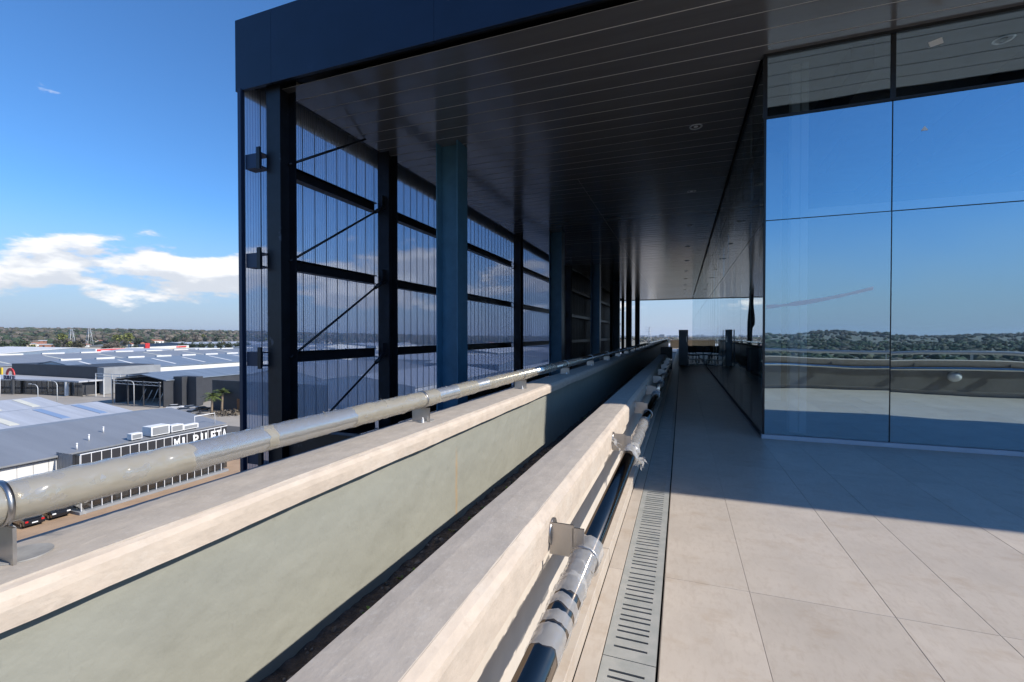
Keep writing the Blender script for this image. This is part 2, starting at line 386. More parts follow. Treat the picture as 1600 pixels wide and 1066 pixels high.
# outer parapet
op = thing('parapet_wall', 'outer planter parapet painted pale green inside with concrete coping and wrapped pipe', 'parapet')
def green_wall():
    ysx = [-.5 + .022 * i for i in range(320)] + [6.6 + .5 * i for i in range(1, 99)]
    zs = [.2 + .74 * i / 32 for i in range(33)]; vs = []; fs = []
    for y in ysx:
        for z in zs: vs.append((-1.40 + .005 * nz(y * 2.3, z * 3) + .003 * nz(y * 7, z * 7, 4) + .0022 * max(0, nz(y * 19, z * 19, 9) - .25) * 4, y, z))
    n = len(zs)
    for j in range(len(ysx) - 1):
        for i in range(n - 1): fs.append((j * n + i, (j + 1) * n + i, (j + 1) * n + i + 1, j * n + i + 1))
    return MB().add(vs, fs, True).build('painted_face', 'green_paint', op)
green_wall()
MB().box(-1.62, -1.412, -2.5, YEND, -.4, .93).build('wall', 'plaster', op)
wavy_bar([(-1.645, .922), (-1.645, 1.004), (-1.56, 1.012), (-1.45, 1.012), (-1.378, 1.010), (-1.376, 1.006), (-1.376, .93)], -2.5, YEND, .05, .0022, 23, 'concrete', 'coping', op)
wavy_bar([(-1.378, .917), (-1.376, 1.006), (-1.360, 1.0), (-1.348, .985), (-1.345, .965), (-1.347, .919)], -2.5, YEND, .03, .0035, 31, 'coping_face', 'coping_edge', op)
MB().box(-1.70, -1.65, -2.5, YEND, -.6, .988).build('outer_cladding', 'navy_trim', op)

# soil, clods, sprouts
def soil_h(x, y): return .315 + .022 * nz(x * 4, y * 4) + .016 * nz(x * 13, y * 13, 2) + .008 * nz(x * 31, y * 31, 5)
vs = []; fs = []; nx = 17; ysx = [-1.5 + .035 * i for i in range(300)] + [9 + .2 * i for i in range(1, 46)]
for y in ysx:
    for i in range(nx):
        x = -1.415 + .69 * i / (nx - 1); vs.append((x, y, soil_h(x, y)))
for j in range(len(ysx) - 1):
    for i in range(nx - 1): fs.append((j * nx + i, j * nx + i + 1, (j + 1) * nx + i + 1, (j + 1) * nx + i))
tag(MB().add(vs, fs).build('soil', 'soil'), 'dark crumbly soil filling the planter between the parapets', 'soil', kind='stuff')
def blob(m, c, r, seed, sq=.7):
    t = (1 + 5 ** .5) / 2
    vv = [(-1, t, 0), (1, t, 0), (-1, -t, 0), (1, -t, 0), (0, -1, t), (0, 1, t), (0, -1, -t), (0, 1, -t), (t, 0, -1), (t, 0, 1), (-t, 0, -1), (-t, 0, 1)]
    ff = [(0, 11, 5), (0, 5, 1), (0, 1, 7), (0, 7, 10), (0, 10, 11), (1, 5, 9), (5, 11, 4), (11, 10, 2), (10, 7, 6), (7, 1, 8), (3, 9, 4), (3, 4, 2), (3, 2, 6), (3, 6, 8), (3, 8, 9), (4, 9, 5), (2, 4, 11), (6, 2, 10), (8, 6, 7), (9, 8, 1)]
    rr = random.Random(seed); o = []
    for a in vv:
        k = r / 1.9 * rr.uniform(.7, 1.25); o.append((c[0] + a[0] * k, c[1] + a[1] * k, c[2] + a[2] * k * sq))
    m.add(o, ff)
m = MB(); rr = random.Random(3)
for i in range(1500):
    x = rr.uniform(-1.39, -.75); y = rr.uniform(-.3, 9) if i > 500 else rr.uniform(.2, 3.5)
    blob(m, (x, y, soil_h(x, y) + .002), rr.uniform(.004, .016) * (1.6 if rr.random() < .05 else 1), i)
tag(m.build('soil_clods', 'clod'), 'loose clods and crumbs lying on the planter soil', 'soil', kind='stuff')
m = MB()
for i in range(130):
    x = rr.uniform(-1.36, -.78); y = rr.uniform(.5, 7); z = soil_h(x, y)
    for k in range(rr.randint(2, 4)):
        a = rr.uniform(0, 6.28); l = rr.uniform(.012, .026); wd = l * .35; dx, dy = math.cos(a), math.sin(a)
        m.add([(x, y, z), (x + dx * l * .6 - dy * wd, y + dy * l * .6 + dx * wd, z + l * .9), (x + dx * l * 1.2, y + dy * l * 1.2, z + l), (x + dx * l * .6 + dy * wd, y + dy * l * .6 - dx * wd, z + l * .9)], [(0, 1, 2, 3)])
tag(m.build('seedlings', 'sprout'), 'tiny green seedlings sprouting from the planter soil', 'seedlings', kind='stuff')

# ---------------------------------------------------------------- handrails
PR = .0465
def crumple(path_y0, path_y1, cx, cz, r, seed, amp, m, parent, name='plastic_wrap', n=26, dy=.012, holes=0.0):
    """loose film around a pipe that runs along y"""
    ns = max(3, int((path_y1 - path_y0) / dy)); vs = []; fs = []
    for j in range(ns + 1):
        y = path_y0 + (path_y1 - path_y0) * j / ns
        for k in range(n):
            a = 2 * math.pi * k / n
            q = r + amp * (.55 + .9 * nz(y * 16 + seed, math.cos(a) * 1.6, math.sin(a) * 1.6) + .55 * nz(y * 48 + seed, math.cos(a) * 4, math.sin(a) * 4))
            q = max(q, r * .985 + .0015)
            vs.append((cx + math.cos(a) * q, y + .022 * nz(math.cos(a) * 2.2, math.sin(a) * 2.2, seed + j * .02) + .006 * nz(k * 2.1, seed, 0), cz + math.sin(a) * q))
    for j in range(ns):
        for k in range(n):
            if holes and nz(j * .22 + seed, k * .33, 3.3) > holes: continue
            fs.append((j * n + k, j * n + (k + 1) % n, (j + 1) * n + (k + 1) % n, (j + 1) * n + k))
    return MB().add(vs, fs, True).build(name, m, parent)
def rag(c, r, seed, m, parent):
    """torn knot of film: a few crinkled flaps"""
    b = MB(); q = random.Random(seed)
    for i in range(7):
        d = Vector((q.uniform(-1, 1), q.uniform(-.6, .6), q.uniform(-1, 1))).normalized(); s = Vector((q.uniform(-1, 1), q.uniform(-1, 1), q.uniform(-1, 1))).normalized()
        L = r * q.uniform(.7, 1.5); pts = []
        for j in range(6):
            p = Vector(c) + d * L * j / 5 + Vector((q.uniform(-1, 1), q.uniform(-1, 1), q.uniform(-1, 1))) * r * .16 - Vector((0, 0, 1)) * r * .08 * j * j / 5
            wd = r * .30 * (1 - .12 * j) * q.uniform(.6, 1.2); pts += [p - s * wd, p + s * wd]
        b.add(pts, [(2 * j, 2 * j + 1, 2 * j + 3, 2 * j + 2) for j in range(5)], True)
    return b.build('film_knot', m, parent)
def ring(cx, cz, y0, y1, r0, r1, n=28):
    b = MB(); vs = []
    for (y, r) in ((y0, r0), (y0, r1), (y1, r1), (y1, r0)):
        for k in range(n):
            a = 2 * math.pi * k / n; vs.append((cx + r * math.cos(a), y, cz + r * math.sin(a)))
    fs = []
    for i in range(4):
        for k in range(n): fs.append((i * n + k, i * n + (k + 1) % n, ((i + 1) % 4) * n + (k + 1) % n, ((i + 1) % 4) * n + k))
    return b.add(vs, fs, True)

orl = thing('handrail', 'steel pipe handrail in plastic film with the coping reflection painted in cream, on the outer parapet coping', 'handrail')
OX, OZ = -1.52, 1.148
MB().tube([(OX, -2.4, OZ), (OX, YEND - 1, OZ)], PR, 32).build('pipe', 'steel_pipe', orl)
bk = MB().box(OX - .062, OX + .062, -.0035, .0035, 1.012, 1.10)
br0 = bk.mesh('bracket', 'steel_plate')
sad = ring(OX, OZ, -.006, .006, PR + .0015, PR + .009).mesh('saddle', 'steel_plate')
bp0 = MB().tube([(OX + .01, .035, 1.0105), (OX + .01, .035, 1.0165)], .055, 24).mesh('base_plate', 'dull_plate')
bt0 = MB().tube([(OX + .03, -.03, 1.012), (OX + .03, -.03, 1.032)], .009, 6, smooth=False).tube([(OX + .03, -.03, 1.03), (OX + .03, -.03, 1.044)], .005, 8).mesh('bolt', 'white_paint')
for i in range(-1, 28):
    y = .585 + 1.87 * i
    b = put('bracket', br0, orl, (0, y, 0)); put('saddle', sad, b); put('base_plate', bp0, b); put('bolt', bt0, b)
q = random.Random(5); y = -1.4
segs = [(.30, 1.02), (1.30, 1.345), (1.80, 2.62), (2.9, 3.22), (3.45, 4.75), (5.0, 5.6), (5.9, 7.2)]
for i, (a, b) in enumerate(segs): crumple(a, b, OX, OZ, PR + .0015, i * 3.1, .0055, 'film', orl, 'plastic_film')  # wrapped lengths whose cream colour stands in for the mirrored coping
crumple(-.2, 4.2, OX, OZ, PR + .0008, 77, .0032, 'clear_film', orl, 'plastic_film')
for i, yy in enumerate((.72, 1.62, 2.05, 2.75, 3.1, 4.2, 4.55, 5.2, 6.3, 8.2, 10.1)): rag((OX + .02, yy, OZ + (-.042 if i in (0,) else .048)), .024 if i else .03, i + 50, 'clear_film', orl)

irl = thing('handrail', 'polished steel pipe handrail with torn film on brackets of the inner parapet', 'handrail')
IX, IZ = -.362, .648
MB().tube([(IX, -2.4, IZ), (IX, 17.5, IZ)], PR, 32).build('pipe', 'chrome', irl)
ib0 = MB().box(-.505, IX - PR + .004, -.004, .004, IZ + .005, IZ + .135).box(IX - PR - .002, IX, -.004, .004, IZ + PR, IZ + .125).mesh('bracket', 'steel_plate')
is0 = ring(IX, IZ, -.006, .006, PR + .0015, PR + .012).mesh('saddle', 'steel_plate')
ip0 = MB().tube([(-.506, .03, IZ + .085), (-.496, .03, IZ + .085)], .055, 24).mesh('wall_plate', 'steel_plate')
it0 = MB().tube([(-.497, .055, IZ + .085), (-.478, .055, IZ + .085)], .009, 6, smooth=False).mesh('bolt', 'lamp_metal')
for i in range(-1, 9):
    y = 1.80 + 1.80 * i
    b = put('bracket', ib0, irl, (0, y, 0)); put('saddle', is0, b); put('wall_plate', ip0, b); put('bolt', it0, b)
for (a_, b_, am) in ((1.20, 1.30, .004), (1.315, 1.37, .006), (1.40, 1.455, .007), (1.485, 1.60, .009), (1.58, 1.70, .007), (1.69, 1.80, .008)): crumple(a_, b_, IX, IZ, PR + .0015, a_ * 31, am, 'white_film', irl, dy=.008)
crumple(1.79, 1.90, IX, IZ, PR + .010, 29, .012, 'white_film', irl)
crumple(3.45, 4.95, IX, IZ, PR + .002, 39, .006, 'white_film', irl)
crumple(3.40, 3.70, IX, IZ, PR + .006, 49, .014, 'white_film', irl)
rag((IX + .07, 3.50, IZ - .03), .06, 3, 'white_film', irl); rag((-.47, 3.55, IZ + .07), .05, 4, 'white_film', irl)
rag((-.44, 1.22, .50), .07, 8, 'white_film', irl)
for i in range(6):
    crumple(6.95 + 1.8 * i, 7.5 + 1.8 * i, IX, IZ, PR + .003, i * 5 + 3, .012, 'white_film', irl); rag((IX, 7.2 + 1.8 * i, IZ + .05), .06, 70 + i, 'white_film', irl)

# ---------------------------------------------------------------- parapet, rail and lamp behind the viewer (mirrored in the facade)
bp = thing('parapet_wall', 'grey rear parapet with round wall lamps, mirrored in the glass facade', 'parapet')
mat('old_concrete', (.27, .255, .235), .9, var=.15, scale=2)
MB().box(.9, 24, .18, .45, -.02, .72).build('wall', 'old_concrete', bp)
MB().bevbox(.88, 24, .14, .49, .72, .88, .012).build('coping', 'coping_face', bp)
MB().bevbox(.9, 24, .45, .462, .0, .10, .003).build('skirting', 'tile', bp)
brl = thing('handrail', 'pipe handrail along the rear parapet, mirrored in the glass facade', 'handrail')
MB().tube([(.9, .58, .66), (24, .58, .66)], PR, 24).build('pipe', 'steel_pipe', brl)
for i in range(6):
    xx = 2.0 + 1.87 * i; MB().box(xx - .004, xx + .004, .49, .55, .62, .80).build('bracket', 'steel_plate', brl)
br2 = thing('handrail', 'upper pipe handrail standing on the rear parapet coping', 'handrail')
MB().tube([(.9, .25, 1.07), (24, .25, 1.07)], PR, 24).build('pipe', 'white_paint', br2)
for i in range(6):
    xx = 1.4 + 1.87 * i; MB().box(xx - .004, xx + .004, .2, .3, .88, 1.03).build('bracket', 'steel_plate', br2)
lp = thing('wall_lamp', 'round white bulkhead lamp on the rear parapet', 'lamp', (6.6, .45, .46))
MB().tube([(0, 0, 0), (0, .10, 0), (0, .15, 0), (0, .17, 0)], [.12, .12, .09, .03], 24).build('diffuser', 'white_paint', lp)

# ================================================================== CANOPY ROOF
SZ = 5.72; SX0 = -6.46
cr = thing('canopy_roof', 'dark flat canopy roof with navy fascia and black plank soffit', 'roof')
fx = [-7.08, -6.28] + [-6.28 + 3.02 * i for i in range(1, 11)]
for i in range(len(fx) - 1):
    MB().bevbox(fx[i] + .002, fx[i + 1] - .002, 5.62, 5.68, 5.66, 6.855, .004).build('fascia_panel', 'fascia', cr)
for i in range(17):
    MB().bevbox(-7.08, -7.02, 5.683 + 3 * i, 8.679 + 3 * i, 5.66, 6.855, .004).build('fascia_panel', 'fascia', cr)
MB().box(-7.01, 24, 5.69, YEND, 6.1, 6.80).build('deck', 'black_steel', cr)
MB().box(-7.01, 24, 5.70, 5.905, 5.80, 5.84).build('edge_recess', 'black_gap', cr)
mat('eave_beige', (.62, .57, .48), .8, var=.08, scale=2)
MB().box(-7.0, SX0 - .03, 5.91, YEND, 6.05, 6.095).build('eave_lining', 'eave_beige', cr)
MB().box(-7.018, -7.008, 5.7, YEND, 5.67, 6.04).build('eave_lining', 'eave_beige', cr)
MB().box(SX0 - .025, SX0 - .003, 5.91, YEND, SZ - .012, SZ + .05).build('edge_trim', 'black_steel', cr)
def plank(L):
    b = MB(); p = .3835   # a tray with a raised lip that leaves a bright narrow groove
    b.prism([(0, .0), (p - .021, .0), (p - .020, .001), (p - .020, .005), (.0, .005)], 'x', 0, L)
    return b.mesh('soffit_plank', 'soffit')
pcache = {}
def pl(x0, x1, y, dz=0):
    k = round(x1 - x0, 3)
    if k not in pcache: pcache[k] = plank(k)
    put('soffit_plank', pcache[k], cr, (x0, y, SZ + dz), (R(random.uniform(-.12, .22)), R(random.uniform(-.012, .012)), 0))
y = 5.93; i = 0
while y < YEND - .3:
    x1 = 24 if y < 7.5 else 1.10
    cut = -2.62
    if y < 11.8: pl(SX0, x1, y, random.uniform(-.0015, .0015)); y += .3835; continue
    pl(SX0, cut - .003, y, random.uniform(-.0015, .0015)); pl(cut + .003, x1, y, random.uniform(-.0015, .0015))
    y += .3835; i += 1
mat('groove', (.86, .84, .80), .5)
MB().box(SX0, 24, 5.925, 7.7, SZ + .0055, SZ + .0065).box(SX0, 1.1, 7.701, YEND - .1, SZ + .0055, SZ + .0065).build('groove_backing', 'groove', cr)
MB().box(-7.0, 1.2, YEND - .04, YEND + .06, 5.66, 6.8).build('end_fascia', 'fascia', cr)

# downlights
mat('trim_white', (.92, .92, .92), .12, .5)
def downlight(x, y, lab):
    t = thing('downlight', lab, 'downlight', (x, y, SZ), 'recessed soffit downlights')
    b = MB(); n = 20; vs = []
    for (r, z) in ((.125, -.001), (.121, -.009), (.098, -.009), (.085, .0035), (.045, .0042)):
        for k in range(n):
            a = 2 * math.pi * k / n; vs.append((r * math.cos(a), r * math.sin(a), z))
    fs = [(i * n + k, i * n + (k + 1) % n, (i + 1) * n + (k + 1) % n, (i + 1) * n + k) for i in range(4) for k in range(n)]
    b.add(vs, fs, True).build('trim_ring', 'trim_white', t)
    MB().tube([(0, 0, -.006), (0, 0, .0035)], .042, 14).build('lens', 'paper', t)
for i in range(10): downlight(.25, 9.86 + 4.36 * i, 'round recessed downlight in the soffit above the walkway')
downlight(4.24, 6.95, 'recessed downlight in the soffit before the front glazing'); downlight(8.4, 6.95, 'recessed downlight in the soffit before the front glazing')

# ================================================================== GLASS PAVILION
GX, GY = 1.15, 7.715
gp = thing('glass_pavilion', 'blue mirror glazed pavilion with black joints under the canopy', 'building')
rows = [(.068, 3.258), (3.258, 4.765), (4.765, 5.68)]
gxs = [GX + 1.55 * i for i in range(16)]
for i in range(15):
    for r_, (z0, z1) in enumerate(rows):
        a, b = gxs[i + 1] - gxs[i], z1 - z0
        me = MB().box(-a / 2 + .008, a / 2 - .008, -.006, .006, -b / 2 + .007, b / 2 - .007).mesh('glass_pane', 'curtain_glass')
        put('glass_pane', me, gp, ((gxs[i] + gxs[i + 1]) / 2, GY, (z0 + z1) / 2), (R(random.uniform(-.2, .2)), 0, R(random.uniform(-.2, .2))))
m = MB()
for i in range(0, 16): m.box(gxs[i] - .007, gxs[i] + .007, GY + .006, GY + .035, .065, 5.70)
for i in range(15):
    for z in (3.258, 4.765): m.box(gxs[i] + .008, gxs[i + 1] - .008, GY + .0065, GY + .034, z - .007, z + .007)
m.build('joint_seal', 'frame_black', gp)
m = MB()
for i in range(15):
    m.box(gxs[i] + .03, gxs[i + 1] - .03, GY - .016, GY - .009, 4.77, 4.80); m.box(gxs[i] - .03, gxs[i] + .029, GY - .018, GY - .008, 4.771, 5.675)
m.box(GX - .03, 24, GY - .03, GY + .04, 5.676, 5.74)
m.build('transom_frame', 'frame_black', gp)
MB().bevbox(GX - .02, 24, GY - .035, GY + .05, .001, .064, .004).build('plinth', 'plinth', gp)
sy = [GY + .02 + 1.38 * i for i in range(36)]
scache = {}
for i in range(35):
    for (z0, z1) in rows:
        b = z1 - z0; key = round(b, 3)
        if key not in scache: scache[key] = MB().box(-.006, .006, -.682, .682, -b / 2 + .007, b / 2 - .007).mesh('glass_pane', 'side_glass')
        put('glass_pane', scache[key], gp, (GX, (sy[i] + sy[i + 1]) / 2, (z0 + z1) / 2), (0, R(random.uniform(-.10, .10)), R(random.uniform(-.22, .22))))
m = MB()
for i in range(1, 36): m.box(GX + .007, GX + .04, sy[i] - .008, sy[i] + .008, .03, 5.70)
for z in (3.258, 4.765): m.box(GX + .0075, GX + .036, GY + .04, YEND, z - .012, z + .012)
m.box(GX - .012, GX + .05, GY + .04, YEND, 5.676, 5.735); m.box(GX - .012, GX + .05, GY + .05, YEND, .001, .064)
m.box(GX - .010, GX + .02, GY - .012, GY + .02, .064, 5.72)
m.build('side_frame', 'frame_black', gp)
# inside
MB().box(GX + .05, 24, GY + .06, YEND, -.05, .02).build('interior_floor', 'interior_grey', gp)
MB().box(GX + .06, 24, GY + .06, YEND, 5.78, 5.9).build('interior_ceiling', 'interior_grey', gp)
MB().box(GX + .06, 24, 16, 16.2, .02, 5.78).build('interior_wall', 'interior_dark', gp)
MB().box(5.2, 5.35, 16.2, YEND, .02, 5.78).build('interior_wall', 'interior_grey', gp)
for i in range(6): MB().box(1.75, 2.15, 12 + 7 * i, 12.4 + 7 * i, .02, 5.775).build('interior_column', 'interior_white', gp)
icl = MB().box(1.60, 1.715, 8.25, 8.45, .02, 5.775).box(1.735, 1.83, 8.25, 8.45, .02, 5.775).build('interior_column', 'interior_white', gp)
MB().box(1.835, 8, 8.28, 8.40, 3.38, 3.52).build('interior_beam', 'interior_white', gp)
for i in range(3):
    b = MB(); x0 = 2.3 + 2.4 * i
    b.prism([(x0, 5.40), (x0 + .28, 5.40), (x0 + .28, 5.775), (x0, 5.775)], 'y', 8.0, 15.9); b.build('interior_joist', 'interior_dark', gp)
b = MB(); b.tube([(2.1, 8.6, 4.2), (3.2, 11.5, 5.7)], .07, 8).build('interior_brace', 'interior_dark', gp)
b = MB(); b.tube([(3.4, 8.6, 4.2), (4.6, 11.5, 5.7)], .09, 8).build('interior_brace', 'interior_dark', gp)
# things stuck to the glass
b = MB(); n = 14; vs = []; rr = random.Random(2)
for i in range(n + 1):
    f = i / n; x = 1.185 + (2.50 - 1.185) * f; z = 1.972 + .10 * f + .135 * f * f; hh = .022 + .006 * rr.uniform(-1, 1) + (.008 if .25 < f < .55 else 0)
    vs += [(x, GY - .0075, z - hh), (x, GY - .0075, z + hh), (x, GY - .009, z - hh), (x, GY - .009, z + hh)]
fs = []
for i in range(n):
    o = 4 * i; fs += [(o + 2, o + 6, o + 7, o + 3), (o, o + 1, o + 5, o + 4), (o + 1, o + 3, o + 7, o + 5), (o, o + 4, o + 6, o + 2)]
tag(b.add(vs, fs).build('masking_tape', 'tape'), 'crooked strip of cream tape stuck across the front glass', 'tape')
tag(MB().prism([(3.10, 5.40), (3.24, 5.43), (3.225, 5.51), (3.075, 5.47)], 'y', GY - .010, GY - .0085).build('sticker', 'paper'), 'small white paper label stuck on an upper glass pane', 'sticker')
tag(MB().prism([(3.01, 4.305), (3.09, 4.305), (3.05, 4.365)], 'y', GY - .010, GY - .0085).build('sticker', 'paper'), 'tiny white triangular sticker on a blue middle pane', 'sticker')

# ================================================================== SCREEN WALL AND COLUMNS
PX = -6.95
sc = thing('screen_wall', 'tall translucent ribbed plastic screen on black steel rails', 'screen')
PW = .315; z0, z1 = -1.2, 6.04
pm = MB().box(-.004, .004, .003, PW - .003, 0, z1 - z0).mesh('screen_panel', 'polycarb')
rm_ = MB()
for k in range(1, 6): rm_.box(.0045, .012, PW * k / 6 - .003, PW * k / 6 + .003, 0, z1 - z0)
rm = rm_.mesh('ribs', 'rib_plastic')
mat('seam_blue', (.16, .19, .25), .5)
sm_ = MB().box(-.008, .012, -.004, .004, 0, z1 - z0).mesh('seam', 'seam_blue')
y = 5.675; i = 0
while y < 26.6:
    p = put('screen_panel', pm, sc, (PX, y, z0)); put('ribs', rm, p)
    put('seam_profile', sm_, sc, (PX, y, z0)); y += PW; i += 1
dk = MB(); dk.box(-.01, .01, .004, .896, 0, z1 - z0)
for k in range(5): dk.box(.011, .03, .1 + .17 * k, .16 + .17 * k, 0, z1 - z0)
dk = dk.mesh('metal_sheet', 'dark_sheet')
while y < YEND - .9: put('metal_sheet', dk, sc, (PX, y, z0)); y += .9
MB().box(PX - .06, PX + .01, 5.60, 5.668, z0, z1 - .35).build('corner_trim', 'navy_trim', sc)
GZ = [-.50, 1.16, 2.82, 4.48]
CY_ = [5.92, 8.9] + [8.9 + 9 * i for i in range(1, 6)]
for zg in GZ:
    for a, b in zip(CY_[:-1], CY_[1:]):
        g = MB().box(-6.74, -6.56, a + .16, b - .16, zg + .085, zg + .10).box(-6.74, -6.56, a + .16, b - .16, zg - .10, zg - .085).box(-6.66, -6.645, a + .16, b - .16, zg - .085, zg + .085)
        g.build('rail', 'black_steel', sc)
    s = MB().box(PX + .04, -6.55, 5.66, 5.67, zg - .13, zg + .11).box(PX + .04, -6.55, 5.671, 5.85, zg + .09, zg + .11).box(PX + .04, -6.55, 5.671, 5.85, zg - .13, zg - .11).build('rail_end', 'navy_trim', sc)
    MB().box(-6.62, -6.548, 5.62, 5.655, zg - .17, zg + .19).build('splice_plate', 'black_steel', sc)
for a, b in ((-.5, 1.16), (1.16, 2.82), (2.82, 4.48), (4.48, 6.14)):
    s, e = Vector((-6.33, 6.02, a)), Vector((-6.33, 8.72, b)); d = (e - s).normalized()
    rod = MB().tube([s, e], .022, 10).build('brace_rod', 'black_steel', sc)
    if b < 6: MB().tube([e - d * .42, e - d * .05], .042, 10).box(-6.345, -6.315, 8.60, 8.74, b - .10, b + .22).build('turnbuckle', 'black_steel', rod)
def hcol(name, label, cat, x0, x1, y0, y1, axis, m, tf, tw, zb, zt, group):
    t = thing(name, label, cat, ((x0 + x1) / 2, (y0 + y1) / 2, zb), group)
    hx, hy, h = (x1 - x0) / 2, (y1 - y0) / 2, zt - zb
    if axis == 'y':   # flanges face +-y
        for s in (-1, 1): MB().box(-hx, hx, s * hy, s * (hy - tf), 0, h).build('flange', m, t)
        MB().box(-tw / 2, tw / 2, -hy + tf, hy - tf, 0, h).build('web', m, t)
    else:
        for s in (-1, 1): MB().box(s * hx, s * (hx - tf), -hy, hy, 0, h).build('flange', m, t)
        MB().box(-hx + tf, hx - tf, -tw / 2, tw / 2, 0, h).build('web', m, t)
    return t
for i, y in enumerate(CY_):
    lab = ('black steel column with flaking primer at the front corner of the screen' if i == 0 else 'black steel column bracing the plastic screen, with turnbuckles beside it' if i == 1 else 'black steel column along the screen beyond the blue columns')
    hcol('steel_column', lab, 'column', -6.535, -6.235, y - .17, y + .17, 'y', 'black_steel', .022, .014, -3.5, 6.08, 'black columns along the screen')
for i in range(6):
    y = 8.98 + 9 * i
    hcol('steel_column', 'blue painted steel column with wide flanges rising through the soffit' if i == 0 else 'blue steel column farther along the shaded canopy', 'column', -5.02, -4.50, y - .24, y + .24, 'x', 'blue_steel', .025, .016, -3.5, 6.05, 'blue columns under the canopy')
    # dark sleeve where the column passes the soffit
MB().box(-6.9, -1.72, 5.75, YEND, -1.1, -.95).build('lower_deck', 'black_steel', cr)
hb = thing('edge_beam', 'black steel floor beam between screen and outer parapet', 'beam')
MB().box(-6.2, -1.75, 5.86, 5.875, -.9, -.05).box(-6.2, -1.75, 5.78, 5.95, -.049, -.03).build('beam', 'black_steel', hb)

# the storeys below the terrace
bd = thing('office_block', 'dark lower storeys of the terrace building', 'building')
MB().box(-1.6, 24, -8, YEND + 4, G - .5, -.45).build('wall', 'dark_sheet', bd)
MB().box(-7.0, -1.605, 6.4, YEND, G - .5, -1.25).build('wing', 'dark_sheet', bd)
MB().box(.9, 24, -8, .17, -.44, -.02).build('rear_roof', 'concrete', bd)

# far end of the walkway
MB().box(-1.4, 4, YEND + .05, 59, -.06, -.001).build('end_slab', 'tile', fl)
fe = thing('parapet_wall', 'sunlit beige parapet closing the far end of the walkway', 'parapet')
MB().box(-1.3, 4, 59.0, 59.2, -.02, .86).build('wall', 'far_beige', fe); MB().bevbox(-1.3, 4, 58.95, 59.25, .862, 1.0, .01).build('coping', 'coping_face', fe)
cb = thing('electrical_cabinet', 'tall grey metal cabinet standing at the end of the walkway', 'cabinet', (.085, 25.15, 0))
MB().bevbox(-.225, .225, -.15, .15, .0, 1.83, .01).build('body', 'cabinet_grey', cb)
MB().bevbox(-.205, .205, -.165, -.152, .06, 1.78, .004).build('door', 'cabinet_grey', cb); MB().box(.15, .17, -.185, -.166, 1.2, 1.5).build('handle', 'lamp_metal', cb)
pf = thing('pipe_frame', 'low white pipe frame lying on the walkway by the cabinet', 'frame', (.74, 25.05, 0))
m = MB()
for z in (.05, .31): m.tube([(-.40, 0, z), (.36, 0, z)], .03, 10)
for x in (-.40, 0, .36): m.tube([(x, 0, .02), (x, 0, .34)], .03, 10)
m.build('pipes', 'white_paint', pf)
def chair(x, y, rz, lab):
    t = thing('stacking_chair', lab, 'chair', (x, y, 0), 'black chairs stored behind the cabinet', rz)
    MB().bevbox(-.22, .22, -.22, .22, .43, .47, .01).build('seat', 'black_plastic', t)
    MB().bevbox(-.22, .22, .2, .235, .58, .95, .01).build('backrest', 'black_plastic', t)
    for sx in (-.2, .2):
        MB().tube([(sx, -.2, 0), (sx, -.19, .44)], .014, 8).build('leg', 'black_plastic', t)
        MB().tube([(sx, .24, 0), (sx, .2, .45), (sx, .235, .95)], .014, 8).build('leg', 'black_plastic', t)
for i, (x, y, a) in enumerate(((.62, 27.0, .3), (.85, 27.7, -.5), (.55, 28.3, 1.2), (.9, 28.9, 2.0))): chair(x, y, a, 'black chair left among the clutter behind the grey cabinet')
px = thing('planter_box', 'black rectangular planter box at the end of the inner parapet', 'planter', (-.62, 22.2, 0))
MB().bevbox(-.28, .22, -.4, .4, 0, 1.0, .015).build('box', 'black_plastic', px); MB().box(-.27, .21, -.39, .39, 1.0005, 1.004).build('fill', 'soil', px)

# ================================================================== THE TOWN BELOW
mat('roof_grey', (.25, .26, .275), .5, .25, var=.08, scale=.15, bump=.25, bscale=.9, stretch=(.3, 3, 1))
mat('roof_light', (.46, .47, .49), .5, .2, var=.13, scale=.5, stretch=(.06, 1.6, .3))
mat('roof_blue', (.20, .24, .29), .5, .25, var=.13, scale=.5, stretch=(.06, 1.6, .3))
mat('roof_white', (.62, .62, .61), .6, var=.08, scale=.2)
mat('wall_white', (.66, .66, .64), .7, var=.06, scale=.3)
mat('wall_dark', (.035, .038, .045), .6, var=.15, scale=.4)
mat('wall_grey', (.24, .25, .26), .7, var=.1, scale=.4)
mat('wall_blue', (.16, .21, .28), .6, var=.1, scale=.3)
mat('skylight', (.60, .58, .48), .5, var=.06, scale=.5)
mat('skylight_blue', (.20, .28, .42), .5)
mat('panel_black', (.022, .022, .026), .55)
mat('asphalt', (.085, .083, .082), .9, var=.2, scale=.08)
mat('ground', (.15, .14, .10), .95, c2=(.22, .195, .15), scale=.012, detail=8)
extra_mix(MATS['ground'], (.075, .09, .04), blotch(.02, .50, .62, .8))
mat('yard', (.33, .30, .26), .9, var=.12, scale=.06)
mat('brick_paving', (.36, .245, .155), .9, var=.12, scale=.5)
mat('lawn', (.11, .13, .045), .95, var=.3, scale=.3)
mat('red_sign', (.55, .03, .03), .5); mat('yellow_sign', (.72, .45, .02), .5); mat('navy_sign', (.02, .03, .10), .5)
mat('wood_gate', (.26, .11, .04), .7, var=.2, scale=1)
mat('terracotta', (.34, .14, .08), .8, var=.2, scale=.5); mat('cream_wall', (.52, .45, .36), .8, var=.1, scale=.5)
mat('brick_wall', (.30, .15, .10), .85, var=.15, scale=.5)
mat('trunk', (.12, .085, .06), .9, var=.3, scale=2); mat('palm_trunk', (.22, .17, .12), .9, var=.3, scale=4)
mat('leaf_dark', (.030, .048, .020), .8, island=.5); mat('leaf_olive', (.066, .062, .034), .8, island=.5)
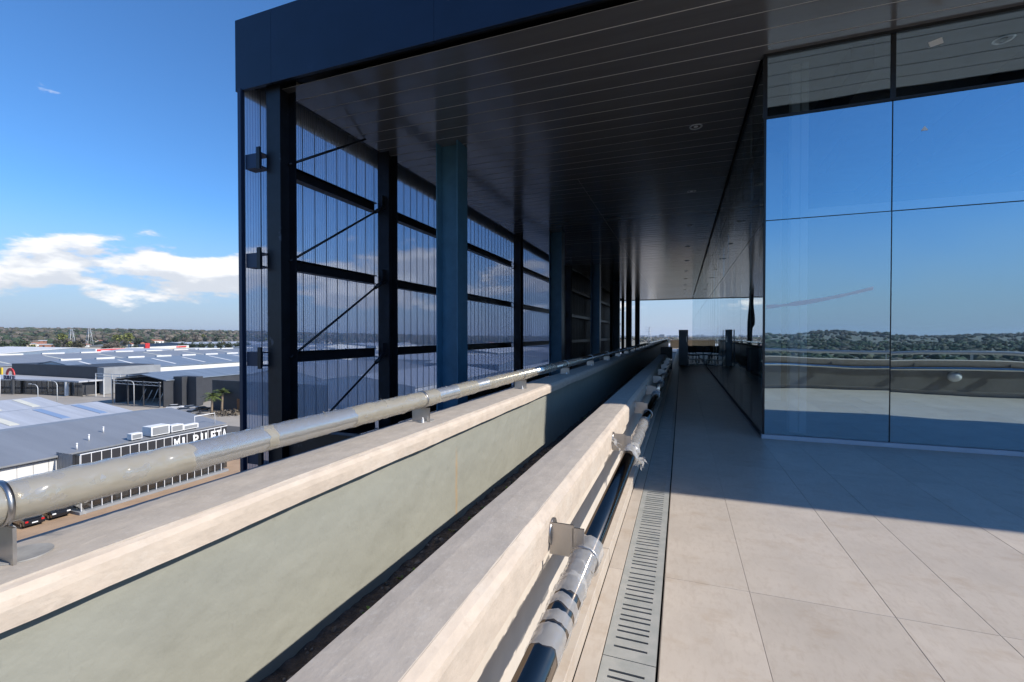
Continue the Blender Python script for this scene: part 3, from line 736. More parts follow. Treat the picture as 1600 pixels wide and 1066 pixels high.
mat('leaf_bare', (.125, .105, .082), .9, island=.45); mat('leaf_lime', (.150, .165, .035), .8, island=.4); mat('leaf_palm', (.09, .12, .03), .6, island=.5)
mat('paint_black', (.012, .013, .018), .22, .3, coat=.6); mat('paint_white', (.68, .68, .68), .3, coat=.5); mat('paint_silver', (.42, .43, .45), .3, .6, coat=.5); mat('paint_red', (.35, .03, .03), .3, coat=.5)
mat('car_glass', (.02, .025, .03), .08); mat('tyre', (.015, .015, .015), .8); mat('red_light', (.5, .01, .01), .3); mat('head_light', (.75, .75, .72), .15)
mat('far_block', (.36, .38, .42), .9, island=.35)
mat('lamp_grey', (.55, .56, .56), .5, .3)

# ---- terrain: flat town, rising gently to a wooded ridge in the west
def hgt(x, y):
    r = math.hypot(x, y); a = math.atan2(x, y)                   # 0 = +y, negative = west
    k = max(0.0, min(1.0, (r - 700) / 2100)); k = k * k * (3 - 2 * k)
    d = abs((a + 1.15 + math.pi) % (2 * math.pi) - math.pi)
    wgt = max(0.0, 1 - d / .95); wgt = wgt * wgt * (3 - 2 * wgt)
    d2 = abs((a - 2.6 + math.pi) % (2 * math.pi) - math.pi); w2 = max(0.0, 1 - d2 / 1.2); w2 = w2 * w2 * (3 - 2 * w2)
    return G + 40 * k * wgt + 14 * k * w2
vs = []; fs = []; rings = [0, 30, 80, 150, 250, 400, 600, 800, 1000, 1300, 1600, 2000, 2400, 2800, 3400, 4500, 7000, 12000, 20000]; N = 96
for r in rings[1:]:
    for k in range(N):
        a = 2 * math.pi * k / N; x, y = r * math.sin(a), r * math.cos(a); vs.append((x, y, hgt(x, y)))
vs.append((0, 0, G)); c = len(vs) - 1
for k in range(N): fs.append((c, (k + 1) % N, k))
for i in range(len(rings) - 2):
    for k in range(N): fs.append((i * N + k, i * N + (k + 1) % N, (i + 1) * N + (k + 1) % N, (i + 1) * N + k))
tag(MB().add(vs, fs, True).build('ground', 'ground'), kind='structure')
def sheet(name, m, poly, dz): 
    return tag(MB().prism(poly, 'z', G - .3, G + dz).build(name, m), kind='structure')
sheet('yard', 'yard', [(-330, 20), (-8, 20), (-8, 260), (-330, 260)], .06)
sheet('car_park', 'brick_paving', [(-92, 8), (-52, 8), (-52, 72), (-92, 72)], .10)
sheet('road', 'asphalt', [(-52, -300), (-40, -300), (-40, 500), (-52, 500)], .12)
sheet('road', 'asphalt', [(-420, 72.5), (-53, 72.5), (-53, 79), (-420, 79)], .12)
sheet('pavement', 'yard', [(-300, 79.5), (-150, 79.5), (-150, 90), (-300, 90)], .14)
sheet('lawn', 'lawn', [(-196, 79.6), (-150, 79.6), (-150, 82.5), (-196, 82.5)], .20)

def shed(name, label, cat, x0, x1, y0, y1, h, rise, axis, wm, rm, group=None, sky_n=0, vents=0, skm='skylight'):
    """gabled shed; ridge runs along axis"""
    t = thing(name, label, cat, ((x0 + x1) / 2, (y0 + y1) / 2, G), group); hx, hy = (x1 - x0) / 2, (y1 - y0) / 2
    if axis == 'y':
        MB().prism([(-hx, 0), (hx, 0), (hx, h), (0, h + rise - .05), (-hx, h)], 'y', -hy, hy).build('wall', wm, t)
        rf = MB().prism([(-hx - .4, h), (0, h + rise), (hx + .4, h), (hx + .4, h + .28), (0, h + rise + .28), (-hx - .4, h + .28)], 'y', -hy - .3, hy + .3).build('roof', rm, t)
        sl = rise / (hx + .4); L = 2 * hy
        for i in range(sky_n):
            y = -hy + L * (i + .5) / sky_n
            for s in (-1, 1):
                a, b = .18 * hx, .85 * hx; za = h + rise + .29 - sl * a; zb = h + rise + .29 - sl * b
                MB().add([(s * a, y - .55, za), (s * b, y - .55, zb), (s * b, y + .55, zb), (s * a, y + .55, za), (s * a, y - .55, za + .05), (s * b, y - .55, zb + .05), (s * b, y + .55, zb + .05), (s * a, y + .55, za + .05)],
                         [(0, 1, 2, 3), (4, 5, 6, 7), (0, 1, 5, 4), (1, 2, 6, 5), (2, 3, 7, 6), (3, 0, 4, 7)]).build('skylight', skm, rf)
        for i in range(vents):
            y = -hy + L * (i + .5) / vents
            MB().box(-.7, .7, y - L / vents * .28, y + L / vents * .28, h + rise + .2, h + rise + .85).build('ridge_vent', 'roof_white', rf)
    else:
        MB().prism([(-hy, 0), (hy, 0), (hy, h), (0, h + rise - .05), (-hy, h)], 'x', -hx, hx).build('wall', wm, t)
        rf = MB().prism([(-hy - .4, h), (0, h + rise), (hy + .4, h), (hy + .4, h + .28), (0, h + rise + .28), (-hy - .4, h + .28)], 'x', -hx - .3, hx + .3).build('roof', rm, t)
        sl = rise / (hy + .4); L = 2 * hx
        for i in range(sky_n):
            x = -hx + L * (i + .5) / sky_n
            for s in (-1, 1):
                a, b = .18 * hy, .85 * hy; za = h + rise + .29 - sl * a; zb = h + rise + .29 - sl * b
                MB().add([(x - .55, s * a, za), (x - .55, s * b, zb), (x + .55, s * b, zb), (x + .55, s * a, za), (x - .55, s * a, za + .05), (x - .55, s * b, zb + .05), (x + .55, s * b, zb + .05), (x + .55, s * a, za + .05)],
                         [(0, 1, 2, 3), (4, 5, 6, 7), (0, 1, 5, 4), (1, 2, 6, 5), (2, 3, 7, 6), (3, 0, 4, 7)]).build('skylight', skm, rf)
        for i in range(vents):
            x = -hx + L * (i + .5) / vents
            MB().box(x - L / vents * .28, x + L / vents * .28, -.7, .7, h + rise + .2, h + rise + .85).build('ridge_vent', 'roof_white', rf)
    return t

# ---- the pool shop
ps = thing('pool_shop', 'grey saw-roofed shop with black signboard reading MI PILETA in white', 'shop', (0, 0, G))
V, RG = 7.35, 8.6
prof = [(-73.2, 6.7), (-87.4, RG), (-98, V), (-109.1, RG), (-120, V), (-129.2, RG), (-141, V)]
MB().prism([(-141, 0), (-74, 0), (-74, 6.55)] + [(a, b - .12) for a, b in prof[1:]], 'y', 8, 55.6).build('wall', 'wall_white', ps)
for i in range(len(prof) - 1):
    (a, za), (b, zb) = prof[i], prof[i + 1]
    rf = MB().prism([(a, za), (b, zb), (b, zb + .2), (a, za + .2)], 'y', 7.5, 56).build('roof_slope', 'roof_grey' if i == 0 else 'roof_light' if i % 2 == 0 else 'roof_grey', ps)
    if i in (2, 4):
        for k, y in enumerate([14, 20.5, 27, 33.5, 40, 46.5, 52]):
            p, q_ = .12, .92; x0, x1 = a + (b - a) * p, a + (b - a) * q_; w0, w1 = za + (zb - za) * p + .21, za + (zb - za) * q_ + .21
            MB().add([(x0, y - .6, w0), (x1, y - .6, w1), (x1, y + .6, w1), (x0, y + .6, w0), (x0, y - .6, w0 + .05), (x1, y - .6, w1 + .05), (x1, y + .6, w1 + .05), (x0, y + .6, w0 + .05)],
                     [(0, 1, 2, 3), (4, 5, 6, 7), (0, 1, 5, 4), (1, 2, 6, 5), (2, 3, 7, 6), (3, 0, 4, 7)]).build('skylight', 'skylight_blue' if (i == 2 and k > 4) else 'skylight', rf)
# corrugated white flank left of the shop front
for i in range(18):
    y = 8.2 + 1.45 * i
    MB().box(-73.99, -73.9, y, y + 1.40, .1, 6.4).build('wall_sheet', 'wall_white', ps)
# shop front box
FX = -68.7; FY0, FY1 = 33.5, 52.6
MB().box(-73.85, FX - .25, FY0, FY1, 4.7, 5.0).build('canopy', 'wall_grey', ps)
MB().box(-73.85, FX + .3, FY0 - .3, FY1, .11, .45).build('sill', 'wall_grey', ps)
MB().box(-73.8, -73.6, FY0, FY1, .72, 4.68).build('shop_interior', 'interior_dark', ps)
n = 18; dy = (FY1 - FY0) / n
for i in range(n):
    y = FY0 + dy * i
    MB().box(FX - .06, FX, y + .06, y + dy - .06, 4.75, 7.30).build('sign_panel', 'panel_black', ps)
    MB().box(FX - .04, FX - .01, y + .06, y + dy - .06, .72, 4.66).build('shop_window', 'shop_glass', ps)
    MB().box(FX - .12, FX + .06, y - .035, y + .035, .46, 7.36).build('mullion', 'white_paint', ps)
MB().box(FX - .12, FX + .06, FY0 - .05, FY1 + .05, 7.37, 7.45).box(FX - .12, FX + .06, FY0 - .05, FY1 + .05, 4.67, 4.74).build('frame', 'white_paint', ps)
for i in range(7):
    x = FX - .3 - .68 * i; MB().box(x - .6, x, FY0 - .02, FY0 + .02, .75, 7.3).build('side_panel', 'wall_grey' if i > 1 else 'panel_black', ps)
def letters(body, parent, w_, h_, loc, rot, m, dep):
    cells = len(body); cw = w_ / cells; ax = Matrix.Rotation(rot[2], 3, 'Z') @ Vector((1, 0, 0))
    for k, ch in enumerate(body):
        if ch == ' ': continue
        me = text_mesh(ch, 1.0, dep, m); xs_ = [v.co.x for v in me.vertices]; ys_ = [v.co.y for v in me.vertices]
        f = .34 if ch == 'I' else .86
        sx = cw * f / (max(xs_) - min(xs_)); sy_ = h_ / (max(ys_) - min(ys_)); p = Vector(loc) + ax * (cw * (k + .5 - f / 2) - min(xs_) * sx)
        put('letter', me, parent, p, rot, (sx, sy_, 1))
letters('MI PILETA', ps, 8.2, 1.45, (FX + .10, 44.3, 5.6), (R(90), 0, R(90)), 'paper', .05)
# goods behind the shop window
q = random.Random(11)
for i in range(9):
    y = FY0 + 2 + i * 1.95; MB().box(FX - 1.6, FX - .6, y, y + q.uniform(.8, 1.5), .72, 1.2 + q.uniform(0, .6)).build('display_stand', ('wood_gate', 'white_paint', 'wall_blue')[i % 3], ps)
def ac(x, y, z, L, W, H, lab):
    t = thing('air_conditioner', lab, 'air conditioner', (x, y, z), 'rooftop units behind the signboard')
    MB().bevbox(-W / 2, W / 2, -L / 2, L / 2, .15, H, .03).build('casing', 'white_paint', t)
    MB().box(W / 2 + .002, W / 2 + .03, -L * .42, L * .42, .3, H - .15).build('grille', 'wall_grey', t)
    for s in (-1, 1): MB().box(-W * .4, W * .4, s * L * .4 - .05, s * L * .4 + .05, 0, .149).build('foot', 'wall_grey', t)
zr = G + 6.95
ac(-73.6, 42.2, zr, 1.4, 1.0, 1.0, 'small white rooftop unit behind the black signboard')
ac(-74.0, 45.3, zr, 2.6, 2.0, 1.5, 'largest white rooftop unit behind the lettering')
ac(-73.8, 47.8, zr, 1.8, 1.4, 1.2, 'square white rooftop unit beside the largest one')
ac(-73.6, 49.9, zr, 2.4, .9, .9, 'long low white rooftop unit near the sign end')
vt = []
for x, y in ((-77, 38.5), (-79.5, 41.5), (-74.2, 35.8)):
    t = thing('vent_pipe', 'short white vent pipe standing on the dark roof slope', 'vent', (x, y, G + 6.7 + (-73.2 - x) * .134 + .15), 'vent pipes on the shop roof')
    MB().tube([(0, 0, 0), (0, 0, .75)], .09, 10).build('pipe', 'white_paint', t); MB().tube([(0, 0, .76), (0, 0, .9)], [.15, .08], 10).build('cap', 'white_paint', t)
t = thing('sign_bracket', 'white steel goalpost frame on the roof beside the sign end', 'frame', (-74.2, 51.2, G + 6.9))
MB().tube([(0, 0, 0), (0, 0, 1.9), (0, 3.4, 1.9), (0, 3.4, 0)], .07, 8).build('frame', 'white_paint', t)

# ---- other buildings of the industrial park
dl = thing('car_showroom', 'low car showroom with grey curved canopy, glass front and dark tower wall', 'showroom', (0, 0, G))
MB().box(-262, -203.5, 105, 124, .2, 10.2).build('dark_wall', 'wall_dark', dl)
MB().box(-203.4, -199.5, 104.5, 124, .2, 10.0).build('dark_wall', 'wall_grey', dl)
poly = [(-300, 86), (-262, 89), (-236, 93), (-214, 97), (-200.5, 97.5), (-200, 104.4), (-300, 104.4)]
MB().prism(poly, 'z', 5.2, 5.7).build('canopy', 'roof_light', dl)
front = poly[:5]
MB().prism([(x, y + 1.2) for x, y in front] + [(-201.5, 104.3), (-300, 104.3)], 'z', .2, .4).build('floor', 'yard', dl)
for i in range(len(front) - 1):
    (xa, ya), (xb, yb) = front[i], front[i + 1]; n = int(math.hypot(xb - xa, yb - ya) / 2.4)
    for k in range(n):
        p = Vector((xa + (xb - xa) * k / n, ya + (yb - ya) * k / n + 1.0, 0)); e = Vector((xa + (xb - xa) * (k + 1) / n, ya + (yb - ya) * (k + 1) / n + 1.0, 0)); d = (e - p).normalized(); s = Vector((-d.y, d.x, 0))
        a, b = p + d * .06, e - d * .06
        MB().add([a, b, b + s * .03, a + s * .03] + [Vector((v.x, v.y, 5.15)) for v in (a, b, b + s * .03, a + s * .03)], [(0, 1, 2, 3), (4, 5, 6, 7), (0, 1, 5, 4), (1, 2, 6, 5), (2, 3, 7, 6), (3, 0, 4, 7)]).build('window', 'shop_glass', dl, (0, 0, .42 - .42))
        MB().box(p.x - .06, p.x + .06, p.y - .06, p.y + .06, .2, 5.19).build('mullion', 'wall_dark', dl)
MB().box(-300, -202, 103, 104.2, .4, 5.1).build('back_wall', 'interior_dark', dl)
MB().box(-207, -202, 98.7, 104.2, .2, 5.15).build('end_wall', 'wall_dark', dl)
MB().box(-208, -207.2, 97.0, 97.8, .2, 5.15).build('pillar', 'white_paint', dl)
sg = thing('roof_sign', 'red arch over dark blue lettering on the showroom canopy edge', 'sign', (-232, 92.4, G + 5.75))
b = MB(); vs = []; n = 14
for k in range(n + 1):
    a = math.pi * k / n
    for r_, yy in ((2.6, 0), (1.6, 0), (1.6, .3), (2.6, .3)): vs.append((r_ * 1.1 * math.cos(a), yy, 1.6 + r_ * math.sin(a)))
fs = [(4 * k + i, 4 * k + (i + 1) % 4, 4 * k + 4 + (i + 1) % 4, 4 * k + 4 + i) for k in range(n) for i in range(4)] + [(0, 1, 2, 3), (4 * n, 4 * n + 1, 4 * n + 2, 4 * n + 3)]
b.add(vs, fs).build('arch', 'red_sign', sg)
letters('DUBITE', sg, 7.8, 1.4, (-3.9, -.1, 0.05), (R(90), 0, 0), 'navy_sign', .1)
MB().box(-.4, .4, .5, 1.1, -5.5, -.06).build('post', 'wall_dark', sg)

wh = shed('warehouse', 'long white walled warehouse with row of white ridge vents', 'warehouse', -262, -214, 107, 300, 8.2, 3.2, 'y', 'wall_white', 'roof_blue', sky_n=14, vents=16, skm='roof_white')
shed('warehouse', 'low warehouse with pale roof in front of the white walled one', 'warehouse', -207, -168, 112, 215, 6.0, 1.8, 'y', 'wall_blue', 'roof_blue', sky_n=6, skm='roof_white')
shed('warehouse', 'broad grey warehouse with small white vents beyond the showroom', 'warehouse', -350, -275, 100, 330, 8.5, 3.4, 'y', 'wall_grey', 'roof_grey', sky_n=10, vents=14)
shed('warehouse', 'pale roofed warehouse with blue wall beyond the grey roofs', 'warehouse', -520, -430, 150, 262, 8.0, 4.5, 'x', 'wall_blue', 'roof_white')
shed('warehouse', 'whitish low warehouse near the houses', 'warehouse', -440, -372, 190, 300, 7.5, 3.5, 'x', 'wall_white', 'roof_light')
shed('warehouse', 'wide light grey hall beside the dark hedge', 'warehouse', -690, -560, 400, 560, 9, 3.5, 'y', 'wall_blue', 'roof_light')
shed('warehouse', 'grey hall with white gable behind the white walled warehouse', 'warehouse', -430, -330, 335, 420, 9.5, 3.5, 'x', 'wall_white', 'roof_grey')
# supermarket signs
sm = thing('supermarket', 'supermarket with red and yellow fascia stripe and red pylon', 'shop', (0, 0, G))
MB().box(-475, -440, 305, 330, 0, 9).build('wall', 'wall_white', sm)
a, b = Vector((-418, 214, 0)), Vector((-486, 330, 0)); d = (b - a).normalized(); s = Vector((d.y, -d.x, 0)); L = (b - a).length
def slab2(p0, p1, z0_, z1_, o_, m, nm):
    p, e = a + d * p0 + s * o_, a + d * p1 + s * o_; q0 = [p, e, e - s * .5, p - s * .5]
    MB().add([Vector((v.x, v.y, z0_)) for v in q0] + [Vector((v.x, v.y, z1_)) for v in q0], [(3, 2, 1, 0), (4, 5, 6, 7), (0, 1, 5, 4), (1, 2, 6, 5), (2, 3, 7, 6), (3, 0, 4, 7)]).build(nm, m, sm)
slab2(0, L, 0, 11.5, 0, 'wall_white', 'fascia_wall')
slab2(1, 38, 8.0, 11.2, .6, 'red_sign', 'red_fascia'); slab2(4, 16, 9.0, 10.2, 1.15, 'paper', 'sign_mark'); slab2(22, 33, 9.2, 10.2, 1.15, 'paper', 'sign_mark')
slab2(45, L, 7.2, 9.0, .6, 'yellow_sign', 'yellow_fascia'); slab2(L - 24, L - 6, 9.8, 11.0, .6, 'red_sign', 'sign_mark')
slab2(58, 64, 3.5, 15, 1.8, 'red_sign', 'pylon_sign'); slab2(59.5, 62.5, 8.5, 9.6, 2.4, 'paper', 'sign_mark')

# open steel frame hall
fh = thing('steel_frame_hall', 'open fronted dark hall with white roof trusses under a blue roof', 'hall', (0, 0, G))
hx0, hx1, hy0, hy1 = -171, -147.5, 91.5, 120
MB().box(hx0 + .3, hx1 - .3, hy1 - .3, hy1, .2, 8).box(hx0, hx0 + .3, hy0 + 1, hy1, .2, 8).box(hx1 - .3, hx1, hy0 + 1, hy1, .2, 8).build('wall', 'wall_dark', fh)
MB().prism([(hx0 - .3, 8.05), (-159, 9.6), (hx1 + .3, 8.05), (hx1 + .3, 8.3), (-159, 9.85), (hx0 - .3, 8.3)], 'y', hy0 + 1.5, hy1 + .3).build('roof', 'roof_blue', fh)
MB().box(hx0 + .3, hx1 - .3, hy0, hy1 - .3, .15, .3).build('floor', 'yard', fh)
for i in range(4):
    x = hx0 + .3 + (hx1 - hx0 - .9) * i / 3; MB().box(x, x + .3, hy0, hy0 + .3, .31, 8.0).build('post', 'wall_dark', fh)
for z in (6.6, 7.6): MB().box(hx0, hx1, hy0 + .05, hy0 + .25, z, z + .10).build('truss_chord', 'white_paint', fh)
for i in range(8):
    x = hx0 + .5 + (hx1 - hx0 - 1) * i / 8; MB().tube([(x, hy0 + .15, 6.7), (x + 1.4, hy0 + .15, 7.6), (x + 2.8, hy0 + .15, 6.7)], .06, 6).build('truss_web', 'wall_grey', fh)
q = random.Random(4)
for i in range(6): MB().tube([(hx0 + 4 + 3 * i, hy0 + 6, .3), (hx0 + 7 + 3 * i, hy0 + 6, 5 + q.uniform(-1, 1))], .15, 6).build('stored_beam', 'lamp_grey', fh)
gr = thing('roof_guardrail', 'white guardrail on the roof edge beside the open hall', 'railing', (-196, 107, G + 7.2))
m = MB().box(-1, 24, -6.4, -6.3, 1.0, 1.2).box(-1, 24, -6.4, -6.3, .1, .25)
for i in range(6): m.box(-1 + 4.6 * i, -.8 + 4.6 * i, -6.45, -6.25, -7.2, 1.2)
m.build('rails', 'wall_white', gr)
t = thing('sign_box', 'tall black panelled box between open hall and palms', 'box', (-144, 97.5, G))
for i in range(2): MB().bevbox(-3.9 + 3.9 * i, -.03 + 3.9 * i, -1.9 + 1.7 * i, 1.9, 0.2, 9.2, .02).build('panel', 'wall_dark', t)
t = thing('boundary_wall', 'long black boundary wall with brown wooden gate behind the palms', 'wall', (-116, 93.5, G))
MB().box(-12, 30, 0, .5, .2, 9).build('wall', 'wall_dark', t)
for i in range(8): MB().box(-2 + 1.0 * i, -1.04 + 1.0 * i, -.12, -.01, .2, 4).build('gate_board', 'wood_gate', t)

# further sheds seen through the screen
q = random.Random(21); kinds = [('roof_grey', 'grey'), ('roof_light', 'pale grey'), ('roof_blue', 'slate blue'), ('roof_white', 'whitish')]
for (x0, x1, y0, y1) in [(-110, -70, 110, 170), (-112, -75, 185, 250), (-160, -122, 130, 200), (-165, -125, 215, 300), (-60, -30, 120, 190), (-60, -25, 210, 280), (-110, -70, 270, 350), (-200, -170, 240, 330), (-60, -20, 300, 400), (-120, -75, 370, 450), (-180, -135, 330, 420), (-260, -200, 330, 420), (-300, -210, 440, 520), (-190, -130, 450, 540), (-110, -60, 480, 560), (-30, 20, 430, 520), (40, 90, 300, 380), (40, 100, 420, 520), (-420, -340, 450, 540), (-40, 20, 560, 640), (-500, -430, 560, 640), (-320, -240, 560, 640), (-200, -120, 580, 680), (60, 130, 600, 700)]:
    k = q.randrange(4)
    shed('warehouse', '%s roofed warehouse seen through the plastic screen' % kinds[k][1], 'warehouse', x0, x1, y0, y1, q.uniform(6, 9), q.uniform(2, 3.5), q.choice('xy'), q.choice(['wall_white', 'wall_blue', 'wall_grey', 'wall_white']), kinds[k][0], group='warehouses north of the industrial park')

# houses before the wood
q = random.Random(8)
HP = [(-1000, 420, 1), (-960, 400, 0), (-920, 460, 1), (-1040, 520, 0), (-880, 380, 2), (-900, 520, 0), (-980, 610, 1), (-860, 560, 2), (-1060, 640, 0), (-800, 470, 1), (-760, 400, 0), (-930, 700, 2), (-840, 640, 1), (-1000, 780, 0), (-900, 820, 1), (-780, 700, 0), (-700, 640, 2), (-820, 900, 1), (-690, 760, 0), (-1080, 470, 2), (-1100, 560, 1), (-740, 560, 1), (-870, 330, 0), (-980, 350, 2), (-1150, 420, 0), (-600, 800, 1), (-520, 760, 0), (-420, 820, 2), (-320, 780, 1), (-220, 860, 0), (-120, 800, 1)]
HM = [('cream_wall', 'roof_light', 'cream house with flat pale roof among the trees'), ('wall_white', 'terracotta', 'white house with terracotta roof among the trees'), ('brick_wall', 'roof_white', 'red brick house with pale roof among the trees')]
for (x, y, k) in HP:
    x += q.uniform(-15, 15); y += q.uniform(-15, 15); wm_, rm2, lab = HM[k]; a, b = q.uniform(7, 14), q.uniform(6, 11); h = q.choice([4, 6.5, 7])
    t = thing('house', lab, 'house', (x, y, hgt(x, y) - .2), 'houses at the foot of the wood', q.uniform(-.5, .5))
    MB().box(-a, a, -b, b, 0, h).build('wall', wm_, t)
    MB().prism([(-a - .6, h + .005), (a + .6, h + .005), (0, h + (2.8 if k == 1 else 1.0))], 'y', -b - .6, b + .6).build('roof', rm2, t)
    for s in (-.5, .5): MB().box(a + .005, a + .1, s * b - 1, s * b + 1, h * .45, h * .8).build('window', 'car_glass', t)

# ---- trees
def crown_mesh(name, m, rx, rz, n, leaf, seed, lobes=7):
    q = random.Random(seed); b = MB(); L = []
    for i in range(lobes):
        a = q.uniform(0, 6.28); rr_ = q.uniform(0, .62); L.append((rx * rr_ * math.cos(a), rx * rr_ * math.sin(a), rz * q.uniform(-.45, .55), q.uniform(.35, .6)))
    for i in range(n):
        lx, ly, lz, lr = q.choice(L); u = Vector((q.gauss(0, 1), q.gauss(0, 1), q.gauss(0, 1))).normalized() * (q.random() ** .4)
        c = Vector((lx + u.x * rx * lr, ly + u.y * rx * lr, lz + u.z * rz * lr)); d = Vector((q.gauss(0, 1), q.gauss(0, 1), q.gauss(0, .7))).normalized(); e = d.cross(Vector((q.gauss(0, 1), q.gauss(0, 1), q.gauss(0, 1)))).normalized(); s = leaf * q.uniform(.6, 1.4)
        b.add([c - d * s, c + e * s * .6, c + d * s, c - e * s * .6], [(0, 1, 2, 3)])
    return b.mesh(name, m)
def trunk_mesh(h, r, seed):
    q = random.Random(seed); b = MB(); b.tube([(0, 0, 0), (.1 * r, 0, h * .5), (0, .1, h)], [r, r * .75, r * .45], 8)
    for i in range(5):
        a = i * 1.256 + q.uniform(-.3, .3); b.tube([(0, 0, h * (.55 + .08 * i)), (math.cos(a) * h * .28, math.sin(a) * h * .28, h * (.85 + .06 * i))], [r * .4, r * .12], 6)
    return b.mesh('trunk', 'trunk')
TT = [('leaf_lime', 6.0, 5.0, 'yellow green leafed tree among the houses'), ('leaf_dark', 7.5, 6.0, 'dark evergreen tree among the houses'), ('leaf_bare', 6.5, 5.5, 'brown winter tree among the houses'), ('leaf_olive', 6.5, 5.0, 'olive green tree among the houses')]
CM = [crown_mesh('crown', t[0], t[1], t[2], 420, .95, i + 3) for i, t in enumerate(TT)]; TM = trunk_mesh(8, .35, 2)
q = random.Random(15)
TP = [(-915, 425, 0), (-895, 505, 0), (-880, 480, 0)] + [(q.uniform(-1180, -560), 0, q.choice([1, 2, 2, 3, 1, 0, 2])) for i in range(100)]
for i, (x, y, k) in enumerate(TP):
    if i > 2: y = -x * q.uniform(.36, 1.15)
    s = q.uniform(.7, 1.25) * (1.5 if i < 3 else 1)
    t = thing('tree', TT[k][3], 'tree', (x, y, hgt(x, y) - .3), 'trees among the far houses', q.uniform(0, 6))
    t.scale = (s, s, s); put('trunk', TM, t); put('crown', CM[k], t, (0, 0, 9.0))
# hedge of dark trees by the supermarket
for i in range(8):
    t = thing('tree', 'dark round tree in the row behind the yellow fascia', 'tree', (-560 + i * 4, 372 + i * 9, G), 'dark tree row by the supermarket', i); t.scale = (.9, .9, 1.0)
    put('trunk', TM, t); put('crown', CM[1], t, (0, 0, 7.5))
# wood to the horizon: one mass
b = MB(); q = random.Random(31); mats = ['leaf_dark', 'leaf_olive', 'leaf_bare']; WB = [MB(), MB(), MB()]
for i in range(13000):
    west = i < 6500
    a = q.uniform(-2.0, -.30) if west else q.uniform(-math.pi, math.pi)
    r = (q.uniform(0, 1) ** .8) * 2100 + 1050
    if not west: r += 300
    x, y = r * math.sin(a), r * math.cos(a); k = q.choices([0, 1, 2], [3, 3, 4])[0]
    s = q.uniform(4, 9) * (1 + .25 * (r > 2000)); z = hgt(x, y)
    for j in range(3):
        blob(WB[k], (x + q.uniform(-s, s) * .8, y + q.uniform(-s, s) * .8, z + s * q.uniform(.3, .9)), s * q.uniform(.55, .95), i * 3 + j, .7)
for i in range(3500):
    a = q.uniform(2.2, 3.3); r = 170 + 1200 * q.random() ** .8; x, y = r * math.sin(a), r * math.cos(a); k = q.choices([0, 1, 2], [6, 3, 1])[0]; s = q.uniform(2.5, 5.5); z = hgt(x, y)
    for j in range(2): blob(WB[k], (x + q.uniform(-s, s) * .7, y + q.uniform(-s, s) * .7, z + s * q.uniform(.3, .8)), s * q.uniform(.6, 1.0), 90000 + i * 2 + j, .7)
for k in range(3): tag(WB[k].build('far_wood', mats[k]), ('dark evergreen', 'olive green', 'bare brown')[k] + ' crowns of the wood on the horizon', 'wood', kind='stuff')
# far city skyline
b = MB(); q = random.Random(44)
for i in range(420):
    a = q.gauss(-.18, .33); r = q.uniform(4500, 8000); x, y = r * math.sin(a), r * math.cos(a); h = q.uniform(8, 22) + (q.random() < .06) * q.uniform(6, 22); s = q.uniform(10, 26)
    b.box(x - s, x + s, y - s, y + s, G - 5, G + h)
tag(b.build('far_city', 'far_block'), 'pale blue city skyline along the far horizon', 'city', kind='stuff')
# lattice pylon
def pylon(x, y, h, lab):
    t = thing('power_pylon', lab, 'pylon', (x, y, hgt(x, y)), 'power pylons on the plain'); b = MB()
    for sx in (-1, 1):
        for sy_ in (-1, 1): b.tube([(sx * 4, sy_ * 4, 0), (sx * .8, sy_ * .8, h)], .28, 5)
    b.build('legs', 'lamp_grey', t); b = MB()
    for k in range(6):
        z0_, z1_ = h * k / 6, h * (k + 1) / 6; r0, r1 = 4 - 3.2 * k / 6, 4 - 3.2 * (k + 1) / 6
        for s in (-1, 1): b.tube([(-r0, s * r0, z0_), (r1, s * r1, z1_)], .16, 4); b.tube([(r0, s * r0, z0_), (-r1, s * r1, z1_)], .16, 4)
    b.build('bracing', 'lamp_grey', t)
    for z in (.72, .84, .96): MB().tube([(-9, 0, h * z), (0, 0, h * z + 1.2), (9, 0, h * z)], .22, 5).build('cross_arm', 'lamp_grey', t)
pylon(-70, 1100, 42, 'grey lattice power pylon beyond the far end of the walkway'); pylon(-860, 410, 30, 'lattice power pylon standing before the western wood'); pylon(-846, 425, 32, 'second lattice pylon beside the lime green tree')

# palms
def palm(x, y, h, seed, lab):
    t = thing('palm_tree', lab, 'palm', (x, y, G + .1), 'palms by the boundary wall'); q = random.Random(seed)
    MB().tube([(0, 0, 0), (.1, 0, h * .3), (.15, .1, h * .7), (.1, .1, h)], [.42, .30, .27, .30], 10).build('trunk', 'palm_trunk', t)
    for i in range(30):
        a = i * 2.4 + q.uniform(-.2, .2); el = q.uniform(-.3, 1.2); L = q.uniform(2.4, 3.2); b = MB(); pts = []
        for j in range(8):
            f = j / 7; rr_ = L * f * math.cos(el * (1 - .3 * f)); z = L * f * math.sin(el) - 1.6 * f * f * (1 if el > .1 else .7)
            pts.append(Vector((math.cos(a) * rr_, math.sin(a) * rr_, z)))
        sd = Vector((-math.sin(a), math.cos(a), 0))
        for j in range(7):
            p, e = pts[j], pts[j + 1]
            for s in (-1, 1):
                for u in (0, .5):
                    c = p.lerp(e, u); c2 = p.lerp(e, u + .4); ll = .75 * math.sin(math.pi * (.12 + .85 * (j + u) / 7.2))
                    b.add([c, c2, c2 + sd * s * ll + Vector((0, 0, -.3 * ll)) + (e - p) * .5], [(0, 1, 2)])
        b.build('frond', 'leaf_palm', t, (.1, .1, h))
palm(-121.5, 88.5, 5.0, 1, 'shorter palm with dense drooping fronds before the black wall'); palm(-122.2, 92.0, 5.6, 2, 'taller palm with clean trunk before the black wall')
bs = thing('shrub_bed', 'brown shrub bed at the foot of the palms', 'shrubs', (-118, 89.5, G + .1))
